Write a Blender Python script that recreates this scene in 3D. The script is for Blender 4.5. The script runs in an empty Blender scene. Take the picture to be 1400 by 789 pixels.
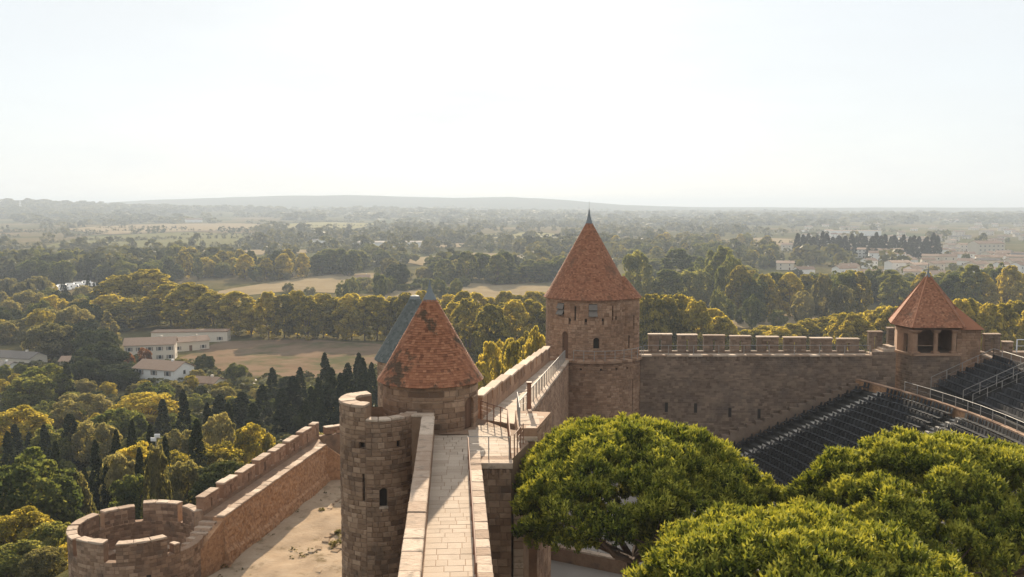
import bpy, bmesh, math, random
import numpy as np
from mathutils import Vector, Matrix, noise as mnoise

# ------------------------------------------------------------------ camera, sky, sun, exposure
SC = bpy.context.scene
F, CX, CY = 1300.0, 700.0, 394.5
TH = math.atan((CY - 279.0) / F)
CAMZ = 60.0
HAZE_D = 0.00021
cam_d = bpy.data.cameras.new("camera"); cam = bpy.data.objects.new("camera", cam_d)
SC.collection.objects.link(cam); SC.camera = cam
cam_d.sensor_width = 36.0; cam_d.lens = 36.0 * F / 1400.0
cam_d.clip_start = 0.5; cam_d.clip_end = 90000
cam.location = (0, 0, CAMZ); cam.rotation_euler = (math.pi / 2 - TH, 0, 0)

SUN_EL, SUN_AZ = math.radians(21.0), math.radians(-2.5)
sunvec = Vector((math.sin(SUN_AZ) * math.cos(SUN_EL), math.cos(SUN_AZ) * math.cos(SUN_EL), math.sin(SUN_EL)))
W = bpy.data.worlds.new("World"); SC.world = W; W.use_nodes = True
nt = W.node_tree; nt.nodes.clear()
sky = nt.nodes.new("ShaderNodeTexSky"); sky.sky_type = 'NISHITA'; sky.sun_disc = False
sky.sun_elevation = SUN_EL; sky.sun_rotation = SUN_AZ
sky.altitude = 150; sky.air_density = 1.0; sky.dust_density = 0.8; sky.ozone_density = 2.5
tc = nt.nodes.new("ShaderNodeTexCoord")
mp = nt.nodes.new("ShaderNodeMapping"); mp.inputs['Scale'].default_value = (1.0, 1.6, 5.0)
cn = nt.nodes.new("ShaderNodeTexNoise"); cn.inputs['Scale'].default_value = 2.3; cn.inputs['Detail'].default_value = 5; cn.inputs['Roughness'].default_value = .6
cr = nt.nodes.new("ShaderNodeMapRange"); cr.inputs['From Min'].default_value = .42; cr.inputs['From Max'].default_value = .70
cr.inputs['To Min'].default_value = .89; cr.inputs['To Max'].default_value = .965
mx = nt.nodes.new("ShaderNodeMix"); mx.data_type = 'RGBA'
mx.inputs['B'].default_value = (5.85, 6.08, 6.2, 1)
bg = nt.nodes.new("ShaderNodeBackground"); bg.inputs['Strength'].default_value = 0.075
wo = nt.nodes.new("ShaderNodeOutputWorld")
L = nt.links.new
L(tc.outputs['Generated'], mp.inputs['Vector']); L(mp.outputs['Vector'], cn.inputs['Vector']); L(cn.outputs['Fac'], cr.inputs['Value'])
L(cr.outputs['Result'], mx.inputs['Factor']); L(sky.outputs['Color'], mx.inputs['A']); L(mx.outputs['Result'], bg.inputs['Color']); L(bg.outputs[0], wo.inputs[0])

sd = bpy.data.lights.new("sun", 'SUN'); sd.energy = 5.0; sd.angle = math.radians(0.53); sd.color = (1.0, 0.84, 0.63)
so = bpy.data.objects.new("sun", sd); SC.collection.objects.link(so)
so.rotation_euler = sunvec.to_track_quat('Z', 'Y').to_euler(); so.location = sunvec * 300

SC.view_settings.view_transform = 'Standard'; SC.view_settings.look = 'None'
SC.view_settings.exposure = 1.02; SC.view_settings.gamma = 1.0
SC.render.engine = 'CYCLES'
cy = SC.cycles
cy.use_denoising = True; cy.max_bounces = 6; cy.diffuse_bounces = 3; cy.glossy_bounces = 1; cy.transmission_bounces = 3
cy.volume_bounces = 0; cy.transparent_max_bounces = 4; cy.use_adaptive_sampling = True; cy.adaptive_threshold = .015
cy.caustics_reflective = False; cy.caustics_refractive = False; cy.sample_clamp_indirect = 6.0

# ------------------------------------------------------------------ helpers
R = random.Random(7)
NR = np.random.default_rng(11)
COL = bpy.data.collections.new("place"); SC.collection.children.link(COL)
CT, ST = math.cos(TH), math.sin(TH)
def ray(u, v):
    xc, yc = (u - CX) / F, (CY - v) / F
    return xc, CT + yc * ST, yc * CT - ST
def P(u, v, Y):
    a, b, c = ray(u, v); k = Y / b
    return Vector((a * k, Y, CAMZ + c * k))
def PZ(u, v, z):
    a, b, c = ray(u, v); k = (z - CAMZ) / c
    return Vector((a * k, b * k, z))
def proj(p):
    x, y, z = p[0], p[1], p[2] - CAMZ
    f = y * CT - z * ST
    if f <= .1: return (-9999, -9999)
    return (CX + F * x / f, CY - F * (y * ST + z * CT) / f)

WL = {}                                   # world origin of each object
def link(o): COL.objects.link(o); return o
def thing(name, loc, label, cat, group=None):
    o = bpy.data.objects.new(name, None); o.empty_display_size = .5
    o.location = loc; link(o); WL[o.name] = Vector(loc)
    o["label"] = label; o["category"] = cat
    if group: o["group"] = group
    return o

class MB:
    def __init__(s): s.v = []; s.f = []; s.t = []
    def add(s, vs, fs, tone=.5):
        b = len(s.v); s.v.extend([tuple(p) for p in vs])
        for f in fs: s.f.append([i + b for i in f]); s.t.append(tone)
    def quad(s, a, b, c, d, tone=.5): s.add([a, b, c, d], [(0, 1, 2, 3)], tone)
    def prism(s, poly, z0, z1, tone=.5):
        n = len(poly)
        zs0 = z0 if isinstance(z0, (list, tuple)) else [z0] * n
        zs1 = z1 if isinstance(z1, (list, tuple)) else [z1] * n
        vs = [(p[0], p[1], zs0[i]) for i, p in enumerate(poly)] + [(p[0], p[1], zs1[i]) for i, p in enumerate(poly)]
        fs = [list(range(n))[::-1], list(range(n, 2 * n))] + [(i, (i + 1) % n, n + (i + 1) % n, n + i) for i in range(n)]
        s.add(vs, fs, tone)
    def box(s, x0, x1, y0, y1, z0, z1, tone=.5):
        s.prism([(x0, y0), (x1, y0), (x1, y1), (x0, y1)], z0, z1, tone)
    def wall(s, a, b, th, z0, z1, tone=.5, z0b=None, z1b=None):
        """wall from a to b (plan); thickness th to the LEFT of a->b"""
        a = Vector(a[:2]); b = Vector(b[:2]); d = (b - a).normalized(); n = Vector((-d.y, d.x)) * th
        z0b = z0 if z0b is None else z0b; z1b = z1 if z1b is None else z1b
        s.prism([a, b, b + n, a + n], [z0, z0b, z0b, z0], [z1, z1b, z1b, z1], tone)
    def tube(s, p, q, r0, r1=None, n=6, tone=.5, cap=True):
        r1 = r0 if r1 is None else r1
        p = Vector(p); q = Vector(q); d = (q - p).normalized()
        a = d.orthogonal().normalized(); b = d.cross(a)
        vs = []
        for c, r in ((p, r0), (q, r1)):
            for i in range(n):
                t = 2 * math.pi * i / n; vs.append(c + a * r * math.cos(t) + b * r * math.sin(t))
        fs = [(i, (i + 1) % n, n + (i + 1) % n, n + i) for i in range(n)]
        if cap: fs += [list(range(n))[::-1], list(range(n, 2 * n))]
        s.add(vs, fs, tone)
    def lathe(s, c, prof, n=48, a0=0., a1=2 * math.pi, tone=.5):
        full = abs(a1 - a0 - 2 * math.pi) < 1e-6
        m = n if full else n + 1
        vs = []
        for (r, z) in prof:
            for i in range(m):
                t = a0 + (a1 - a0) * i / n
                vs.append((c[0] + r * math.cos(t), c[1] + r * math.sin(t), z))
        fs = []
        for k in range(len(prof) - 1):
            for i in range(n):
                j = (i + 1) % m
                fs.append((k * m + i, k * m + j, (k + 1) * m + j, (k + 1) * m + i))
        s.add(vs, fs, tone)

def build(name, mb, mat, parent=None, bevel=0., smooth=False, kind=None, jitter=0., label=None):
    if not mb.v: return None
    vs = np.array(mb.v, dtype=float); c = (vs.min(0) + vs.max(0)) / 2
    if parent is None: c[2] = vs[:, 2].min()
    if jitter: vs = vs + (NR.random(vs.shape) - .5) * 2 * jitter
    me = bpy.data.meshes.new(name)
    me.from_pydata((vs - c).tolist(), [], mb.f)
    at = me.attributes.new("tone", 'FLOAT', 'FACE'); at.data.foreach_set("value", np.array(mb.t, dtype=np.float32))
    if bevel:
        bm = bmesh.new(); bm.from_mesh(me)
        bmesh.ops.remove_doubles(bm, verts=bm.verts, dist=1e-4)
        es = [e for e in bm.edges if len(e.link_faces) == 2 and e.calc_face_angle(0) > .5]
        bmesh.ops.bevel(bm, geom=es, offset=bevel, segments=1, affect='EDGES', clamp_overlap=True)
        bm.to_mesh(me); bm.free()
    if smooth: me.shade_smooth()
    me.materials.append(mat)
    o = bpy.data.objects.new(name, me); link(o)
    WL[o.name] = Vector(c)
    if parent is not None:
        o.parent = parent; o.location = Vector(c) - WL[parent.name]
    else: o.location = c
    if kind: o["kind"] = kind
    if label: o["label"] = label
    return o

def np_build(name, V, Fq, tone, mat, parent=None, kind=None):
    """V (n,3), Fq (m,k) numpy arrays"""
    c = (V.min(0) + V.max(0)) / 2
    if parent is None: c[2] = V[:, 2].min()
    me = np_mesh(name, V - c, Fq, tone, mat)
    o = bpy.data.objects.new(name, me); link(o); WL[o.name] = Vector(c)
    if parent is not None: o.parent = parent; o.location = Vector(c) - WL[parent.name]
    else: o.location = c
    if kind: o["kind"] = kind
    return o
def np_mesh(name, V, Fq, tone, mat):
    me = bpy.data.meshes.new(name); m, k = Fq.shape
    me.vertices.add(len(V)); me.vertices.foreach_set("co", V.astype(np.float32).ravel())
    me.loops.add(m * k); me.loops.foreach_set("vertex_index", Fq.astype(np.int32).ravel())
    me.polygons.add(m); me.polygons.foreach_set("loop_start", np.arange(0, m * k, k, dtype=np.int32))
    me.update(calc_edges=True)
    at = me.attributes.new("tone", 'FLOAT', 'FACE'); at.data.foreach_set("value", tone.astype(np.float32))
    me.materials.append(mat)
    return me
def structure(o): o["kind"] = "structure"; return o

# ------------------------------------------------------------------ materials
def mat(name, c0, c1, c2=None, rough=.9, nscale=3., namt=.35, bump=.15, bscale=14., stain=None, stain_scale=.6, stain_lo=.55, stain_hi=.7,
        spec=.25, transl=0., tcol=None, objrand=0., coord='obj', metal=0., wave=None):
    m = bpy.data.materials.new(name); m.use_nodes = True
    n = m.node_tree; N = n.nodes; N.clear(); K = n.links.new
    out = N.new("ShaderNodeOutputMaterial"); b = N.new("ShaderNodeBsdfPrincipled")
    b.inputs['Roughness'].default_value = rough; b.inputs['Specular IOR Level'].default_value = spec; b.inputs['Metallic'].default_value = metal
    at = N.new("ShaderNodeAttribute"); at.attribute_name = "tone"
    ge = N.new("ShaderNodeNewGeometry")
    nz = N.new("ShaderNodeTexNoise"); nz.inputs['Scale'].default_value = nscale; nz.inputs['Detail'].default_value = 6; nz.inputs['Roughness'].default_value = .62
    K(ge.outputs['Position'], nz.inputs['Vector'])
    ad = N.new("ShaderNodeMath"); ad.operation = 'MULTIPLY_ADD'; ad.inputs[1].default_value = namt * 2; 
    sub = N.new("ShaderNodeMath"); sub.operation = 'SUBTRACT'; sub.inputs[1].default_value = .5
    K(nz.outputs['Fac'], sub.inputs[0]); K(sub.outputs[0], ad.inputs[0]); K(at.outputs['Fac'], ad.inputs[2])
    val = ad.outputs[0]
    if objrand:
        oi = N.new("ShaderNodeObjectInfo"); a2 = N.new("ShaderNodeMath"); a2.operation = 'MULTIPLY_ADD'; a2.inputs[1].default_value = objrand
        s2 = N.new("ShaderNodeMath"); s2.operation = 'SUBTRACT'; s2.inputs[1].default_value = .5
        K(oi.outputs['Random'], s2.inputs[0]); K(s2.outputs[0], a2.inputs[0]); K(val, a2.inputs[2]); val = a2.outputs[0]
    rp = N.new("ShaderNodeValToRGB"); e = rp.color_ramp.elements
    e[0].position = .05; e[0].color = (*c0, 1); e[1].position = .95; e[1].color = (*(c2 or c1), 1)
    if c2: x = e.new(.5); x.color = (*c1, 1)
    K(val, rp.inputs['Fac']); col = rp.outputs['Color']
    if stain:
        sn = N.new("ShaderNodeTexNoise"); sn.inputs['Scale'].default_value = stain_scale; sn.inputs['Detail'].default_value = 7; sn.inputs['Roughness'].default_value = .68
        K(ge.outputs['Position'], sn.inputs['Vector'])
        sr = N.new("ShaderNodeMapRange"); sr.inputs['From Min'].default_value = stain_lo; sr.inputs['From Max'].default_value = stain_hi; sr.inputs['To Max'].default_value = .85
        K(sn.outputs['Fac'], sr.inputs['Value'])
        mm = N.new("ShaderNodeMix"); mm.data_type = 'RGBA'; mm.inputs['B'].default_value = (*stain, 1)
        K(sr.outputs['Result'], mm.inputs['Factor']); K(col, mm.inputs['A']); col = mm.outputs['Result']
    K(col, b.inputs['Base Color'])
    if bump:
        bn = N.new("ShaderNodeTexNoise"); bn.inputs['Scale'].default_value = bscale; bn.inputs['Detail'].default_value = 5
        K(ge.outputs['Position'], bn.inputs['Vector'])
        bp = N.new("ShaderNodeBump"); bp.inputs['Strength'].default_value = bump; bp.inputs['Distance'].default_value = .06
        K(bn.outputs['Fac'], bp.inputs['Height']); K(bp.outputs['Normal'], b.inputs['Normal'])
    if transl:
        tr = N.new("ShaderNodeBsdfTranslucent")
        if tcol:
            hm = N.new("ShaderNodeMix"); hm.data_type = 'RGBA'; hm.blend_type = 'MULTIPLY'; hm.inputs['Factor'].default_value = 1; hm.inputs['B'].default_value = (*tcol, 1)
            K(col, hm.inputs['A']); K(hm.outputs['Result'], tr.inputs['Color'])
        else: K(col, tr.inputs['Color'])
        ms = N.new("ShaderNodeMixShader"); ms.inputs[0].default_value = transl
        K(b.outputs[0], ms.inputs[1]); K(tr.outputs[0], ms.inputs[2]); K(ms.outputs[0], out.inputs[0])
    else: K(b.outputs[0], out.inputs[0])
    return m
M = {}
M['stone'] = mat('stone_block', (.145,.088,.056), (.275,.175,.112), (.41,.28,.19), stain=(.11,.08,.06), stain_scale=1.1, stain_lo=.51, stain_hi=.70, bump=.6, bscale=7, namt=.45, nscale=2.2)
M['stone_red'] = mat('stone_far_tower', (.21,.122,.075), (.315,.19,.12), (.41,.265,.175), stain=(.18,.115,.078), stain_scale=.5, stain_lo=.5, stain_hi=.72, bump=.5, bscale=6, namt=.5, nscale=1.5)
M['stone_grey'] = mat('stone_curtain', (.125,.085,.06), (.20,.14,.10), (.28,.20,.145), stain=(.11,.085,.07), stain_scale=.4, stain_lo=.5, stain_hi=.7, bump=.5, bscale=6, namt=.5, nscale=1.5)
M['mortar'] = mat('mortar', (.19,.125,.085), (.28,.19,.13), nscale=1.2, bump=.3)
M['coping'] = mat('coping_stone', (.31,.21,.145), (.43,.32,.235), (.54,.42,.32), stain=(.17,.135,.10), stain_scale=2.2, stain_lo=.54, stain_hi=.7, bump=.6, bscale=6, namt=.45)
M['paver'] = mat('paver_stone', (.41,.32,.24), (.455,.36,.275), (.50,.40,.31), stain=(.35,.275,.21), stain_scale=1.1, stain_lo=.52, stain_hi=.75, bump=.25, nscale=1.2)
M['rubble'] = mat('ochre_rubble', (.28,.15,.078), (.40,.225,.12), (.50,.305,.175), nscale=2.5, namt=.8, stain=(.24,.14,.085), stain_scale=3.5, stain_lo=.5, stain_hi=.62, bump=1.0, bscale=5)
M['tile'] = mat('clay_tile', (.16,.065,.036), (.30,.125,.066), (.41,.19,.105), stain=(.06,.05,.034), stain_scale=.75, stain_lo=.54, stain_hi=.61, namt=.15, bump=.2)
M['tile_red'] = mat('clay_tile_red', (.18,.075,.042), (.30,.13,.072), (.40,.195,.112), stain=(.17,.09,.055), stain_scale=.7, stain_lo=.53, stain_hi=.66, namt=.15, bump=.2)
M['slate'] = mat('slate', (.085,.095,.09), (.12,.13,.123), (.16,.17,.16), namt=.2, rough=.85, bump=.1, spec=.1)
M['lead'] = mat('lead_sheet', (.13,.15,.16), (.24,.26,.27), rough=.7, spec=.2, bump=.05)
M['wood'] = mat('old_wood', (.10,.055,.035), (.19,.11,.07), nscale=8)
M['void'] = mat('opening_shade', (.03,.025,.02), (.05,.04,.035), bump=0)  # near-black colour painted in for the shade inside openings
M['metal'] = mat('rail_metal', (.22,.20,.18), (.34,.31,.28), rough=.55, spec=.4, bump=0)
M['rust'] = mat('rusty_metal', (.16,.08,.05), (.25,.13,.08), rough=.7, bump=0)
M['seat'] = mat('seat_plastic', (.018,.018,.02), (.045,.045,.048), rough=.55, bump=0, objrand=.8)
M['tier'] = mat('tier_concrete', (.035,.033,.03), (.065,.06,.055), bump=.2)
M['stair'] = mat('stair_stone', (.30,.275,.24), (.40,.37,.33), bump=.2)
M['bark'] = mat('bark', (.09,.06,.045), (.17,.12,.09), bump=.6, bscale=6)
M['court'] = mat('court_ground', (.20,.175,.15), (.31,.275,.24), nscale=.4)
M['needle'] = mat('pine_needles', (.034,.05,.012), (.175,.205,.03), (.46,.435,.075), namt=.12, nscale=.8, bump=0, rough=.7, spec=.1, transl=.3, tcol=(1.15,1.05,.5))
def leafm(name, a, b, c, t=.6): return mat(name, a, b, c, namt=.10, nscale=.25, bump=0, rough=.85, spec=.04, transl=t, tcol=(1.35,1.25,.6), objrand=.5)
M['leaf_gold'] = leafm('leaf_gold', (.10,.10,.03), (.30,.25,.06), (.52,.42,.10))
M['leaf_green'] = leafm('leaf_green', (.045,.065,.03), (.125,.145,.055), (.26,.25,.095))
M['leaf_olive'] = leafm('leaf_olive', (.09,.092,.052), (.20,.185,.10), (.33,.285,.15))
M['leaf_dark'] = leafm('leaf_dark', (.022,.032,.018), (.045,.058,.028), (.085,.095,.04), .3)
M['leaf_red'] = leafm('leaf_red', (.11,.05,.03), (.22,.10,.055), (.30,.15,.08))
M['wall_cream'] = mat('render_cream', (.50,.44,.35), (.66,.59,.49), bump=.1, objrand=.5)
M['wall_white'] = mat('render_white', (.66,.64,.60), (.80,.78,.74), bump=.1, objrand=.3)
M['roof_tan'] = mat('roof_tan', (.21,.135,.09), (.31,.205,.14), (.40,.28,.20), nscale=1.5, bump=.6, bscale=3, objrand=.5)
M['roof_grey'] = mat('roof_grey', (.13,.115,.10), (.22,.19,.165), bump=.4, bscale=3)
M['glass'] = mat('window_glass', (.03,.035,.04), (.05,.055,.06), rough=.15, spec=.6, bump=0)
M['van'] = mat('van_paint', (.70,.70,.70), (.82,.82,.82), rough=.35, spec=.5, bump=0)
M['tyre'] = mat('tyre', (.02,.02,.02), (.04,.04,.04), bump=0)
M['lamp_white'] = mat('lamp_white', (.60,.60,.60), (.75,.75,.75), rough=.4, bump=0)

# ------------------------------------------------------------------ stone cladding
def flat(o, du, n, up=Vector((0, 0, 1))):
    o = Vector(o); du = Vector(du).normalized(); n = Vector(n).normalized(); up = Vector(up).normalized()
    return lambda u, v, d: o + du * u + up * v + n * d
def cyl_in(c, r, z0):
    return lambda u, v, d: Vector((c[0] + (r - d) * math.sin(u / r), c[1] - (r - d) * math.cos(u / r), z0 + v))   # inner face
def cyl(c, r, z0):
    return lambda u, v, d: Vector((c[0] + (r + d) * math.sin(u / r), c[1] - (r + d) * math.cos(u / r), z0 + v))   # u=0 faces the camera (-y), u>0 to +x
def clad(surf, u0, u1, v0, v1, ch=.3, lr=(.35, .7), depth=.25, joint=.018, opens=(), proud=.025, cham=.025, rng=R, seg=.5):
    bs = [v0]
    while bs[-1] < v1 - ch * 1.4: bs.append(bs[-1] + ch * rng.uniform(.82, 1.18))
    bs.append(v1)
    for o in opens:
        for e in (o[2], o[3]):
            if v0 < e < v1:
                bs = [b for b in bs if abs(b - e) > ch * .35 or b in (v0, v1)] + [e]
    bs = sorted(set(bs)); stones = []; mo = MB()
    for a, b in zip(bs, bs[1:]):
        iv = [(u0, u1)]
        for o in opens:
            if o[2] < b - .01 and o[3] > a + .01:
                nv = []
                for (p, q) in iv:
                    if o[1] <= p or o[0] >= q: nv.append((p, q)); continue
                    if o[0] > p: nv.append((p, o[0]))
                    if o[1] < q: nv.append((o[1], q))
                iv = nv
        for (p, q) in iv:
            n = max(1, int((q - p) / seg)); 
            for i in range(n):
                x, y = p + (q - p) * i / n, p + (q - p) * (i + 1) / n
                mo.quad(surf(x, a, -.02), surf(y, a, -.02), surf(y, b, -.02), surf(x, b, -.02), rng.random())
            x = p
            while x < q - .01:
                l = rng.uniform(*lr) 
                y = x + l
                if y > q - lr[0] * .6: y = q
                j = joint / 2
                xa, xb, va, vb = x + j, y - j, a + j, b - j
                pr = rng.uniform(0, proud); c = min(cham, (xb - xa) * .25, (vb - va) * .25)
                ja = [rng.uniform(-.4, .4) * joint for _ in range(8)]
                ring0 = [surf(xa, va, -depth), surf(xb, va, -depth), surf(xb, vb, -depth), surf(xa, vb, -depth)]
                ring1 = [surf(xa + ja[0], va + ja[1], pr - c), surf(xb + ja[2], va + ja[3], pr - c), surf(xb + ja[4], vb + ja[5], pr - c), surf(xa + ja[6], vb + ja[7], pr - c)]
                ring2 = [surf(xa + c + ja[0], va + c + ja[1], pr), surf(xb - c + ja[2], va + c + ja[3], pr), surf(xb - c + ja[4], vb - c + ja[5], pr), surf(xa + c + ja[6], vb - c + ja[7], pr)]
                fs = [(8, 9, 10, 11)] + [(k, (k + 1) % 4, 4 + (k + 1) % 4, 4 + k) for k in range(4)] + [(4 + k, 4 + (k + 1) % 4, 8 + (k + 1) % 4, 8 + k) for k in range(4)]
                nrm = (surf((xa + xb) / 2, (va + vb) / 2, .1) - surf((xa + xb) / 2, (va + vb) / 2, 0))
                stones.append((ring0 + ring1 + ring2, fs, min(1, max(0, rng.gauss(.5, .22) + .4 * mnoise.noise(surf(xa, va, 0) * .33))), surf((xa + xb) / 2, (va + vb) / 2, 0), nrm))
                x = y
    return stones, mo
def emit(stones, mo, parent, mt, limit=0, name='stone', mortar=True, moname='mortar_joints'):
    vis, rest = [], []
    cam_p = Vector((0, 0, CAMZ))
    for s in stones:
        u, v = proj(s[3])
        ok = -10 < u < 1410 and -10 < v < 800 and (cam_p - s[3]).dot(s[4]) > 0
        (vis if ok else rest).append(s)
    vis.sort(key=lambda s: (cam_p - s[3]).length)
    rest += vis[limit:]
    for s in vis[:limit]:
        mb = MB(); mb.add(s[0], s[1], s[2]); build(name, mb, mt, parent)
    if rest:
        mb = MB()
        for s in rest: mb.add(s[0], s[1], s[2])
        build('masonry' if name == 'stone' else 'paving', mb, mt, parent, kind='stuff')
    if mortar: build(moname, mo, M['mortar'], parent)
def arch_fill(mb, surf, ua, ub, vs, vt, d0, d1, n=8):
    """fill the corners above an arch springing at vs inside the opening ua..ub topped at vt"""
    r = (ub - ua) / 2; h = vt - vs
    for i in range(n):
        t0, t1 = math.pi * i / n, math.pi * (i + 1) / n
        p = [(ua + r - r * math.cos(t), vs + h * math.sin(t)) for t in (t0, t1)]
        for d in (d1,):
            mb.quad(surf(p[0][0], p[0][1], d), surf(p[1][0], p[1][1], d), surf(p[1][0], vt + .001, d), surf(p[0][0], vt + .001, d))
        mb.quad(surf(p[0][0], p[0][1], d0), surf(p[1][0], p[1][1], d0), surf(p[1][0], p[1][1], d1), surf(p[0][0], p[0][1], d1))
def panel(mb, surf, ua, ub, va, vb, d, tone=.5, n=2):
    for i in range(n):
        x, y = ua + (ub - ua) * i / n, ua + (ub - ua) * (i + 1) / n
        mb.quad(surf(x, va, d), surf(y, va, d), surf(y, vb, d), surf(x, vb, d), tone)

def cone_tiles(c, r0, z0, r1, z1, row=.125, tw=.17, flare=.0, rng=R, a0=0, a1=2 * math.pi, thick=.042):
    """overlapping flat tiles in rows on a cone, joined"""
    mb = MB(); sl = math.hypot(r0 - r1, z1 - z0); n = int(sl / row)
    ca, sa = (r0 - r1) / sl, (z1 - z0) / sl
    for k in range(n):
        t = k / n; r = r0 + (r1 - r0) * t; z = z0 + (z1 - z0) * t
        if flare: r += flare * max(0, 1 - t * 5) ** 2
        m = max(6, int((a1 - a0) * r / tw)); off = rng.random()
        for i in range(m):
            p, q = a0 + (a1 - a0) * (i + off + .03) / m, a0 + (a1 - a0) * (i + off + .97) / m
            lift = thick + rng.uniform(-.006, .012); ln = row * 1.45
            rt, zt = r - ca * ln, z + sa * ln
            if rt < .02: rt = .02
            if flare: rt = min(rt, r)
            ox, oz = sa * lift, ca * lift
            lo = lambda a, rr, zz: (c[0] + rr * math.cos(a), c[1] + rr * math.sin(a), zz)
            dz = rng.uniform(-.012, .012)
            vs = [lo(p, r + ox, z + oz + dz), lo(q, r + ox, z + oz + dz), lo(q, rt + sa * .004, zt + ca * .004), lo(p, rt + sa * .004, zt + ca * .004), lo(p, r, z + dz), lo(q, r, z + dz)]
            mb.add(vs, [(0, 1, 2, 3), (4, 5, 1, 0)], min(1, max(0, rng.gauss(.5, .2))))
    return mb

ORD = 'first second third fourth fifth sixth seventh eighth ninth tenth eleventh twelfth thirteenth fourteenth fifteenth sixteenth seventeenth eighteenth nineteenth twentieth'.split()
ORD += ['twenty-' + o for o in ORD[:9]] + ['thirtieth'] + ['thirty-' + o for o in ORD[:9]] + ['fortieth'] + ['forty-' + o for o in ORD[:9]]
def railing(name, pts, label, h=1.05, post=1.6, rails=4, r=.022, mt='metal', bal=0, group=None, solid_posts=True):
    """metal railing along pts (3-D base points)"""
    t = thing(name, pts[0], label, 'railing', group)
    up = Vector((0, 0, h))
    done = set()
    for a, b in zip(pts, pts[1:]):
        a = Vector(a); b = Vector(b); Ld = (b - a).length; n = max(1, round(Ld / post))
        for i in range(n + 1):
            p = a.lerp(b, i / n); k = (round(p.x, 2), round(p.y, 2))
            if k in done: continue
            done.add(k)
            mb = MB(); mb.box(p.x - r * 1.3, p.x + r * 1.3, p.y - r * 1.3, p.y + r * 1.3, p.z - .05, p.z + h - .01); build('post', mb, M[mt], t)
        mb = MB(); mb.tube(a + up, b + up, r * 1.3); build('handrail', mb, M[mt], t)
        if bal:
            nb = int(Ld / bal)
            for i in range(1, nb):
                p = a.lerp(b, i / nb); mb = MB(); mb.tube(p, p + up, r * .6, n=4); build('baluster', mb, M[mt], t)
        else:
            for k in range(1, rails):
                mb = MB(); o = Vector((0, 0, h * k / rails)); mb.tube(a + o, b + o, r * .55, n=4); build('rail', mb, M[mt], t)
    return t

# ------------------------------------------------------------------ terrain
HILL = np.array([(-25, -60), (-27, 40), (-34.5, 62), (-34, 74), (-26, 80), (-19, 97), (-12, 104), (2, 108), (30, 109), (64, 109), (95, 60), (95, -60)], float)
def hill_dist(x, y):
    x = np.asarray(x, float); y = np.asarray(y, float)
    d = np.full(x.shape, 1e12); inside = np.zeros(x.shape, bool)
    n = len(HILL)
    for i in range(n):
        ax, ay = HILL[i]; bx, by = HILL[(i + 1) % n]
        ex, ey = bx - ax, by - ay
        t = np.clip(((x - ax) * ex + (y - ay) * ey) / (ex * ex + ey * ey), 0, 1)
        d = np.minimum(d, (x - ax - t * ex) ** 2 + (y - ay - t * ey) ** 2)
        c = ((ay > y) != (by > y)) & (x < (bx - ax) * (y - ay) / (by - ay + 1e-12) + ax)
        inside ^= c
    return np.where(inside, 0, np.sqrt(d))
def wav(x, y, s, k):
    return (np.sin(x / s + k) * np.cos(y / s * 1.13 + 2.1 * k) + .5 * np.sin(x / s * 2.3 + y / s * 1.7 + 3 * k) + .3 * np.sin(x / s * 4.1 - y / s * 3.7 + 5 * k)) / 1.8
def terr(x, y):
    x = np.asarray(x, float); y = np.asarray(y, float)
    s = hill_dist(x, y); D = np.hypot(x, y)
    far = np.clip((D - 250) / 600, 0, 1)
    base = 2.5 + far * 1.6 * wav(x, y, 140, 1)
    z = base + (32 - base) * np.exp(-(s / 78) ** .82) + np.clip(s / 30, 0, 1) * .8 * wav(x, y, 17, 2) * np.exp(-s / 400)
    yy = np.maximum(y, 1.0); u = 700 + 1300 * x / yy
    z = z + 9 * np.clip((y - 1300) / 2200, 0, 1) * np.clip((900 - u) / 500, 0, 1)
    z = z + 40 * np.exp(-((x + 2150) / 560) ** 2 - ((y - 4100) / 700) ** 2) * (1 + .12 * wav(x, y, 260, 4))
    z = z + 17 * np.exp(-((x + 900) / 900) ** 2 - ((y - 4300) / 500) ** 2)
    vp = np.interp(u, [-900, 0, 100, 200, 300, 370, 480, 540, 600, 700, 780, 850, 950, 1400, 2400], [281, 280.5, 279, 274.5, 270.5, 268.5, 266, 268, 268.5, 268.5, 273, 278.5, 281.6, 282, 282])
    H = (279 - vp) * 6800 / 1300 + 58
    z = z + np.where(y > 0, np.maximum(H - 10, 0) * np.exp(-((y - 6800) / 900) ** 2) * (1 + .05 * wav(x, y, 500, 3) + .03 * wav(x, y, 170, 6)), 0)
    return z
def tz(x, y): return float(terr(np.array([x]), np.array([y]))[0])
KS = np.geomspace(60, 30000, 900)
def hit(u, v, start=60.0):
    a, b, c = ray(u, v); k = KS / b
    below = CAMZ + c * k <= terr(a * k, b * k)
    i0 = int(np.argmax(below)) if below.any() else len(KS) - 1
    k = np.linspace(k[max(i0 - 1, 0)], k[i0], 12); below = CAMZ + c * k <= terr(a * k, b * k)
    k = float(k[int(np.argmax(below))]) if below.any() else float(k[-1])
    return Vector((a * k, b * k, tz(a * k, b * k)))

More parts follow.
